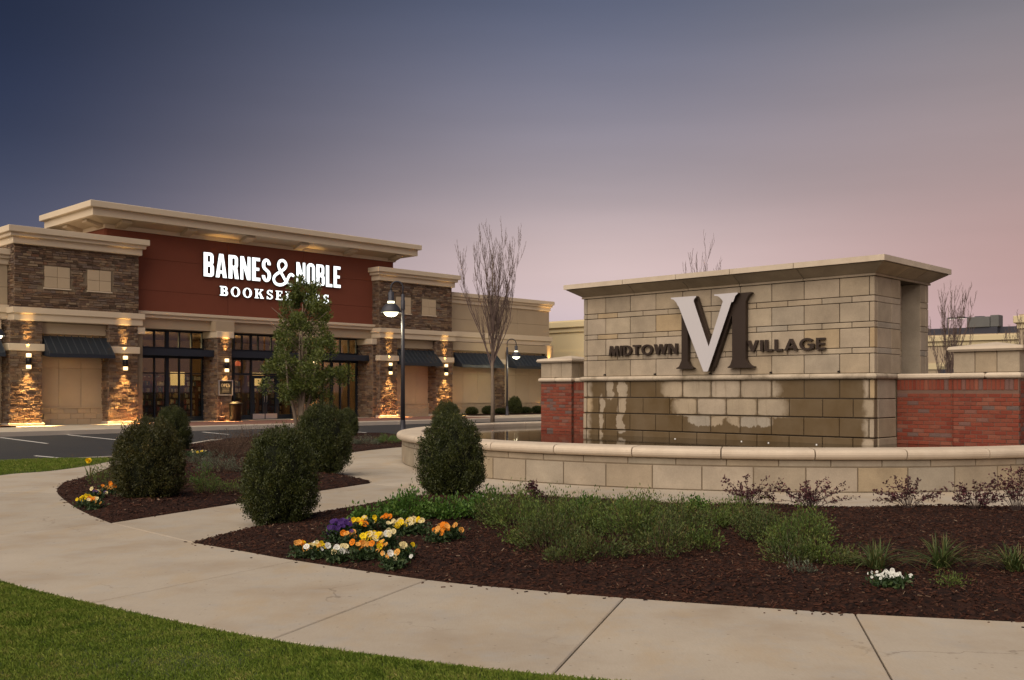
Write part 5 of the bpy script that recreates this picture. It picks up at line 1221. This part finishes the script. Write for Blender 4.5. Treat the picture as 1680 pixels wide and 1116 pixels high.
for i, (px, py, w, h) in enumerate(((845, 874, 115, 52), (905, 912, 125, 62), (955, 885, 120, 55), (985, 925, 95, 48), (1035, 900, 120, 58), (1090, 925, 90, 50), (1055, 868, 110, 40), (1120, 890, 90, 50), (905, 862, 100, 44), (985, 862, 100, 36), (1115, 862, 70, 30), (815, 866, 80, 36), (870, 900, 90, 46), (930, 930, 70, 36), (1150, 912, 70, 40), (1075, 905, 90, 44), (1175, 872, 70, 32))):
    mound(px, py, w, h * random.uniform(.8, 1.15), ('feathery', 'feathery_dark')[i % 2], LM, 'shrub', 'fine leaved low shrubs of the front bed', seed=i)
LR = 'fine leaved olive low shrub in the smaller green clump right of mid bed'
for i, (px, py, w, h) in enumerate(((1210, 866, 85, 34), (1262, 896, 95, 46), (1318, 905, 95, 48), (1300, 930, 90, 36), (1345, 930, 70, 34), (1235, 880, 80, 36), (1290, 912, 80, 40), (1385, 935, 60, 24), (1330, 880, 70, 26))):
    mound(px, py, w, h, ('feathery', 'feathery_dark')[i % 2], LR, 'shrub', 'fine leaved low shrubs of the right clump', seed=40 + i)
for i, (px, py, w, h, lb) in enumerate(((598, 861, 46, 16, 'low bright green leafy plant behind the purple pansies'), (668, 858, 95, 36, 'bright green leafy mound behind the yellow pansies'), (738, 858, 70, 30, 'bright green leafy mound at the foot of the shrub before the fountain'), (800, 858, 70, 34, 'bright green leafy mound left of the olive shrub mass'),
                                         (962, 845, 46, 20, 'fresh green sprout clump at the back edge of the front bed, left one'), (1022, 852, 44, 20, 'fresh green sprout clump at the back edge of the front bed, right one'), (1145, 842, 30, 16, 'tiny green sprout near the fountain walk left of the purple shrubs'))):
    mound(px, py, w, h, 'bright_green', lb, 'plant', None, 'leafy_plant', (.03, .055), 4200, .5, 80 + i, .55)
mound(1313, 950, 30, 20, 'silver_leaf', 'pale straw coloured little clump at the front of the bed', 'plant', None, 'leafy_plant', (.02, .04), 3500, .6, 99, .3)
mound(1562, 968, 50, 18, 'feathery', 'tiny sparse green clump right of the white flowers', 'plant', None, 'leafy_plant', (.02, .035), 2600, .6, 98, .3)
mound(950, 810 + 32, 26, 8, 'bright_green', 'tiny green seedling behind the sprout clumps', 'plant', None, 'leafy_plant', (.02, .035), 2600, .6, 97, .3)
# left bed planting
for i, (px, py, w, h, m, lb) in enumerate(((172, 805, 60, 40, 'feathery', 'olive feathery bush beside the daffodil, left of the big shrub'), (335, 800, 46, 26, 'bright_green', 'green leafy plant just right of the big rounded shrub'), (362, 778, 70, 24, 'silver_leaf', 'grey green herb clump in the middle of the left bed'), (345, 812, 50, 20, 'feathery', 'small yellow green plant between the two big shrubs'),
                                            (380, 812, 30, 16, 'feathery', 'tiny yellow green plant left of the front shrub'), (372, 752, 90, 34, 'twig_brown', 'brown leafless twiggy bush in the left bed'), (410, 738, 80, 30, 'twig_brown', 'brown twiggy bush further back in the left bed, by the lot'), (330, 765, 46, 16, 'silver_leaf', 'grey green tuft behind the big rounded shrub'),
                                            (600, 731, 46, 12, 'silver_leaf', 'pale grey green ground plant right of the small dark shrub'), (635, 729, 42, 11, 'bright_green', 'low green ground plant near the lamp pole'), (455, 722, 60, 20, 'twig_brown', 'brown twiggy bush under the evergreen tree'))):
    mound(px, py, w, h, m, lb, 'plant' if m != 'twig_brown' else 'bush', None, 'leafy_plant' if m != 'twig_brown' else 'twiggy_bush', (.02, .045), 1700 if m != 'twig_brown' else 700, .5, 120 + i, .35)
# purple leaved sprays at the fountain side
def spray(px, py, wpx, hpx, label, seed):
    x, Y = G(px, py, .03); r_ = np.random.default_rng(seed); w = wpx / 1636 * Y * 1.35; h = hpx / 1636 * Y * 1.1; o = empty('purple_shrub', (x, Y, in_bed(x, Y)), 0, label, 'shrub', 'purple leaved shrubs by the fountain walk'); b = MB(); P = []; D = []
    for i in range(int(14 + w * 18)):
        a = r_.uniform(0, 6.283); q = r_.uniform(.1, 1); e = np.array([w * .5 * q * math.cos(a), w * .3 * q * math.sin(a), h * r_.uniform(.2, 1.1) * (1.1 - .3 * q)])
        pts = [e * t * np.array([1, 1, 1]) + np.array([0, 0, .10 * h * math.sin(3 * t)]) + r_.normal(size=3) * .012 for t in (0, .3, .6, .85, 1)]; pts[0] = np.array([e[0] * .08, e[1] * .08, -.02])
        b.tube([tuple(q_) for q_ in pts], [.004, .0035, .003, .002, .0012], 3, cap=False)
        for t in r_.uniform(.35, 1.02, 22): k = min(int(t * 4), 3); c = pts[k] + (pts[k + 1] - pts[k]) * (t * 4 - k); P.append(c + r_.normal(size=3) * .014); D.append(r_.normal(size=3) + np.array([0, 0, .4]))
    b.build('stems', 'bark_dark', o); link('foliage', leafmesh('foliage', np.array(P), np.array(D), r_.uniform(.024, .05, len(P)), .55, r=r_), 'purple_leaf', o)
for i, (px, py, w, h, lb) in enumerate(((1228, 838, 90, 44, 'leftmost and densest purple leaved shrub at the fountain side of the bed'), (1330, 840, 120, 42, 'airy purple leaved shrub, second from the left by the fountain walk'), (1490, 842, 95, 50, 'tall purple leaved shrub, third from the left by the fountain walk'), (1600, 842, 95, 42, 'arching purple leaved shrub, fourth from the left by the fountain walk'), (1668, 846, 100, 64, 'purple leaved shrub at the right picture edge by the fountain walk'), (875, 826, 36, 26, 'small bare sprig beside the fountain walk above the olive shrubs'))):
    spray(px, py, w, h, lb, 200 + i)
# strap leaved tufts
def tuft(px, py, hpx, label, seed, n=110, wide=1.0):
    x, Y = G(px, py, .06); r_ = np.random.default_rng(seed); h = hpx / 1636 * Y; o = empty('grass_tuft', (x, Y, in_bed(x, Y)), 0, label, 'plant', 'strap leaved tufts in the front bed'); V = []; F = []
    for i in range(n):
        a = r_.uniform(0, 6.283); lean = r_.uniform(.1, 1.9) * wide; L = h * r_.uniform(.8, 1.35) * (1 + .25 * lean); wd = r_.uniform(.004, .009); d = np.array([math.cos(a), math.sin(a), 0]); s = np.array([-d[1], d[0], 0]); b0 = np.array([r_.uniform(-.05, .05), r_.uniform(-.05, .05), -.01]); base = len(V)
        for k in range(6):
            t = k / 5; c = b0 + d * L * lean * .75 * t ** 1.25 + np.array([0, 0, L * (t - .46 * min(lean, 1.9) * t * t)]); c[2] = max(c[2], .01); wk = wd * (1 - t ** 2 * .95); V += [c - s * wk, c + np.array([0, 0, -.25 * wk]), c + s * wk]
        for k in range(5):
            for j in (0, 1): F.append((base + 3 * k + j, base + 3 * k + j + 1, base + 3 * k + 4 + j, base + 3 * k + 3 + j))
    link('blades', npmesh('blades', np.array(V), np.array(F)), 'strap_leaf', o)
tuft(1437, 940, 46, 'strap leaved green tuft, leftmost of the three in the front bed', 1); tuft(1545, 940, 52, 'strap leaved tuft with straw coloured outer blades, middle of the three', 2); tuft(1664, 944, 46, 'strap leaved green tuft at the right picture edge', 3)
tuft(1055, 878, 22, 'small grey green tuft among the olive shrubs', 4, 24, .6); tuft(760, 838, 16, 'small pale tuft at the foot of the shrub before the fountain', 5, 14, .4)
# pansies
def petal_flower(rad, n=5, cup=.25, seed=0):
    r_ = random.Random(seed); b = MB(); V = [(0, 0, 0)]; F = []
    for i in range(n):
        a = 2 * math.pi * i / n; w = math.pi / n * 1.25
        for da, q, z in ((-w * .55, .55, .0), (-w, .9, cup * .7), (-w * .45, 1.08, cup), (w * .45, 1.08, cup * .85), (w, .9, cup * .6), (w * .55, .55, 0)):
            V.append((rad * q * math.cos(a + da), rad * q * math.sin(a + da), rad * (z + .05 * (i % 2))))
        k = 1 + 6 * i; F += [(0, k, k + 1, k + 2, k + 3, k + 4, k + 5)]
    b.add(V, F); return b.mesh('flower')
FM = {}
def flower_mesh(col):
    if col not in FM:
        FM[col] = []
        for s in range(2):
            m = petal_flower(.032, 5, .3 if s else .15, s); m.materials.append(MATS['petal_' + col]); FM[col].append(m)
    return FM[col]
def pansies(px, py, wpx, cols, n, label, seed, h=.12, group='pansy clumps', fs=1.0):
    x, Y = G(px, py, .05); r_ = np.random.default_rng(seed); w = wpx / 1636 * Y; Y += .05; o = empty('pansy_clump', (x, Y, in_bed(x, Y)), 0, label, 'flowers', group)
    m = int(430 * max(w, .15) / .2); P = np.stack([r_.normal(0, w * .3, m), r_.normal(0, w * .3, m), r_.uniform(.0, h * .9, m)], 1); D = r_.normal(size=(m, 3)) + np.array([0, 0, .8])
    link('foliage', leafmesh('foliage', P, D, r_.uniform(.03, .055, m), .5, r=r_), 'pansy_leaf', o)
    n = int(n * 1.7)
    for i in range(n):
        c = cols[i % len(cols)]; f = link('flower', flower_mesh(c)[i % 2], None, o, (r_.normal(0, w * .27), r_.normal(0, w * .25), h * r_.uniform(.75, 1.3))); s = r_.uniform(.55, 1.05) * fs
        f.scale = (s, s, s); f.rotation_euler = (R(r_.uniform(35, 80)), R(r_.uniform(-25, 25)), R(r_.uniform(-50, 50)))
for i, (px, py, w, cols, n, lb) in enumerate((
    (490, 910, 24, ('orange', 'peach', 'yellow'), 5, 'orange and peach pansies, leftmost clump of the front flower patch'), (520, 912, 36, ('yellow', 'cream', 'white', 'peach'), 9, 'yellow and cream pansies second from the left in the front patch'), (552, 918, 34, ('white', 'cream'), 7, 'small white pansies low at the front of the patch'),
    (562, 884, 44, ('purple',), 20, 'deep purple pansy clump at the back of the front patch'), (546, 898, 26, ('purple',), 9, 'small purple pansies in front of the deep purple clump'), (575, 903, 30, ('orange', 'peach', 'purple'), 7, 'orange and mauve pansies right of the purple ones'), (588, 884, 24, ('orange', 'yellow'), 6, 'bright orange pansies behind the mauve ones'),
    (604, 878, 22, ('cream', 'yellow'), 5, 'cream pansies beside the bright orange ones'), (612, 908, 40, ('yellow', 'yellow', 'cream'), 14, 'large bright yellow pansy clump in the middle of the patch'), (596, 918, 36, ('orange', 'peach'), 11, 'amber orange pansies in front of the yellow clump'), (622, 920, 28, ('orange', 'peach', 'yellow'), 8, 'orange pansies at the front below the yellow clump'),
    (632, 876, 16, ('orange',), 4, 'small bright orange pansies behind the yellow clump'), (658, 888, 36, ('yellow', 'cream'), 10, 'pale yellow pansies right of the middle clump'), (682, 886, 36, ('yellow', 'cream', 'cream'), 10, 'lemon and cream pansies further right'), (645, 930, 34, ('white', 'cream', 'peach'), 8, 'white and cream pansies at the front edge of the patch'), (664, 924, 22, ('yellow', 'cream'), 5, 'single bright yellow pansy plant at the front right of the patch'),
    (638, 906, 22, ('cream', 'white'), 5, 'cream pansies between the two yellow clumps'), (718, 898, 30, ('orange', 'peach'), 7, 'orange pansies at the right end of the patch, front plant'), (738, 892, 36, ('orange', 'peach', 'orange'), 9, 'orange pansies at the right end of the patch, back plant'),
    (137, 828, 22, ('yellow',), 9, 'yellow pansies in the left bed by the walk'), (155, 822, 22, ('cream', 'purple', 'peach'), 6, 'cream and purple pansies in the left bed'), (180, 816, 24, ('orange', 'peach'), 9, 'orange pansies beside the big rounded shrub'), (152, 833, 22, ('peach', 'orange', 'cream'), 5, 'peach pansies at the edge of the left bed'), (322, 752, 34, ('cream', 'yellow', 'purple'), 8, 'small cream and purple pansies at the back of the left bed'))):
    pansies(px, py, w, cols, n, lb, 300 + i)
pansies(1462, 972, 44, ('white',), 26, 'little white flowered mound at the front right of the bed', 340, .09, None, .55); pansies(800, 846, 28, ('white',), 9, 'small white flowers behind the bright green mound', 341, .14, None, .6)
# daffodil
x, Y = G(147, 790, .05); df = empty('daffodil', (x, Y, in_bed(x, Y)), 0, 'single yellow daffodil at the tip of the left bed', 'flower')
MB().tube([(0, 0, -.02), (.005, 0, .16), (.0, -.01, .30)], [.006, .005, .004], 5).build('stem', 'strap_leaf', df)
lf = MB()
for a in (-.5, .45, .1): lf.tube([(0, 0, -.02), (a * .1, .01, .12), (a * .22, .02, .24)], [.012, .013, .002], 4)
lf.build('blades', 'strap_leaf', df)
f_ = petal_flower(.048, 6, .1); f_.materials.append(MATS['petal_yellow']); o = link('flower', f_, None, df, (0, -.03, .31)); o.rotation_euler = (R(70), 0, 0); o = MB().lathe([(.0, 0), (.025, .01), (.028, .06), (.035, .07)], 10).build('trumpet', 'petal_yellow', df, (0, -.03, .31)); o.rotation_euler = (R(75), 0, 0)
# ------------------------------------------------------------------ loose bark on the beds, grass on the lawns
def chips(name, bed, n, ymax, smin, smax, label):
    x, y = scatter(bed, n * 3); w = np.clip((7.5 / np.maximum(y, 6)) ** 1.2, .02, 1); k = (rng.uniform(size=x.size) < w) & (y < ymax); x, y = x[k][:n], y[k][:n]; m = len(x)
    z = mound_z(x, y, bed, .085, .5, .006); P = np.stack([x, y, z + rng.uniform(.0, .014, m)], 1)
    a = rng.uniform(0, 6.283, m); e = rng.normal(0, .3, m); d = np.stack([np.cos(a) * np.cos(e), np.sin(a) * np.cos(e), np.sin(e)], 1); up = unit(np.stack([rng.normal(0, .35, m), rng.normal(0, .35, m), np.ones(m)], 1)); s = unit(np.cross(d, up)); u = np.cross(s, d)
    L = (rng.uniform(smin, smax, m) * .5)[:, None]; Wd = L * rng.uniform(.12, .4, (m, 1)); T = np.full((m, 1), .003)
    V = np.stack([P - d * L - s * Wd * .6 - u * T, P + d * L - s * Wd - u * T, P + d * L * .9 + s * Wd - u * T, P - d * L + s * Wd * .8 - u * T, P - d * L - s * Wd * .6 + u * T, P + d * L - s * Wd + u * T, P + d * L * .9 + s * Wd + u * T, P - d * L + s * Wd * .8 + u * T], 1)
    F = np.array([(4, 5, 6, 7), (0, 1, 5, 4), (1, 2, 6, 5), (2, 3, 7, 6), (3, 0, 4, 7)]); FF = (np.arange(m)[:, None, None] * 8 + F[None]).reshape(-1, 4)
    o = link(name, npmesh(name, V, FF), 'bark_chip', kind='stuff'); tag(o, label, 'mulch')
chips('bark_mulch', BED2, 70000, 15.5, .012, .045, 'loose dark red brown bark mulch covering the front bed')
chips('bark_mulch', BED1, 20000, 30, .02, .07, 'loose dark red brown bark mulch covering the left bed')
def spill(bed, n):
    """a few chips kicked onto the paving along the bed edge"""
    m = len(bed); V = []; F = []
    for _ in range(n):
        i = rng.integers(m); a = np.array(bed[i]); b = np.array(bed[(i + 1) % m]); p = a + (b - a) * rng.uniform(); d = rng.normal(size=2); d /= np.linalg.norm(d); p = p + d * abs(rng.normal(0, .10))
        if inpoly(np.array([p[0]]), np.array([p[1]]), bed)[0] or math.hypot(p[0] - PC[0], p[1] - PC[1]) < 8.1: continue
        t = rng.uniform(0, 6.283); L = rng.uniform(.006, .02); w = L * rng.uniform(.2, .5); e = np.array([math.cos(t), math.sin(t)]); s = np.array([-e[1], e[0]]); k = len(V)
        for z in (.001, .007): V += [(*(p - e * L - s * w), z), (*(p + e * L - s * w * .7), z), (*(p + e * L + s * w), z), (*(p - e * L + s * w * .8), z)]
        F += [(k + 4, k + 5, k + 6, k + 7), (k, k + 1, k + 5, k + 4), (k + 1, k + 2, k + 6, k + 5), (k + 2, k + 3, k + 7, k + 6), (k + 3, k, k + 4, k + 7)]
    return V, F
V1, F1 = spill(BED2, 420); V2, F2 = spill(BED1, 220); o = link('bark_mulch', npmesh('bark_mulch', np.array(V1 + V2), np.array(F1 + [tuple(i + len(V1) for i in f) for f in F2])), 'bark_chip', kind='stuff'); tag(o, 'stray bark chips lying on the paving along the bed edges', 'mulch')
def grass(name, poly, n, ymax, label, hmin=.014, hmax=.036, xr=None):
    x, y = scatter(poly, n * 3); k = (y < ymax) & (rng.uniform(size=x.size) < np.clip(7.0 / np.maximum(y, 5), .15, 1))
    if xr: k &= (x > xr[0]) & (x < xr[1])
    x, y = x[k][:n], y[k][:n]; m = len(x); z = mound_z(x, y, LAWN, .03, .2, -.012)
    a = rng.uniform(0, 6.283, m); h = rng.uniform(hmin, hmax, m) * (1 + .25 * np.sin(2.3 * x) * np.cos(1.9 * y + x)); lean = rng.uniform(.1, .8, m); w = rng.uniform(.0018, .0038, m)
    d = np.stack([np.cos(a), np.sin(a), np.zeros(m)], 1); s = np.stack([-d[:, 1], d[:, 0], np.zeros(m)], 1); b = np.stack([x, y, z - .004], 1); up = np.array([0, 0, 1.])
    mid = b + d * (h * lean * .3)[:, None] + up * (h * .6)[:, None]; tip = b + d * (h * lean)[:, None] + up * (h * (1 - .25 * lean))[:, None]
    V = np.stack([b - s * w[:, None], b + s * w[:, None], mid + s * (w * .8)[:, None], tip, mid - s * (w * .8)[:, None]], 1)
    F = np.arange(m)[:, None] * 5 + np.array([0, 1, 2, 3, 4]); o = link(name, npmesh(name, V, F), 'grass_blade', kind='stuff'); tag(o, label, 'grass')
near = [(x, y) for x, y in out if -6.5 < x < 3.2 and y < 11] ; near = near + [(3.2, 3.6), (-6.5, 3.6)]
grass('grass', near, 270000, 12, 'short green lawn grass in the front left corner')
far = [p for p in out[:oi(4)]] + [(-14, 15), (-16, 21.5), (-11.8, 22.7), (-10.57, 23.45)]
grass('grass', far, 60000, 26, 'strip of lawn grass between the walk and the parking lot', .03, .07)
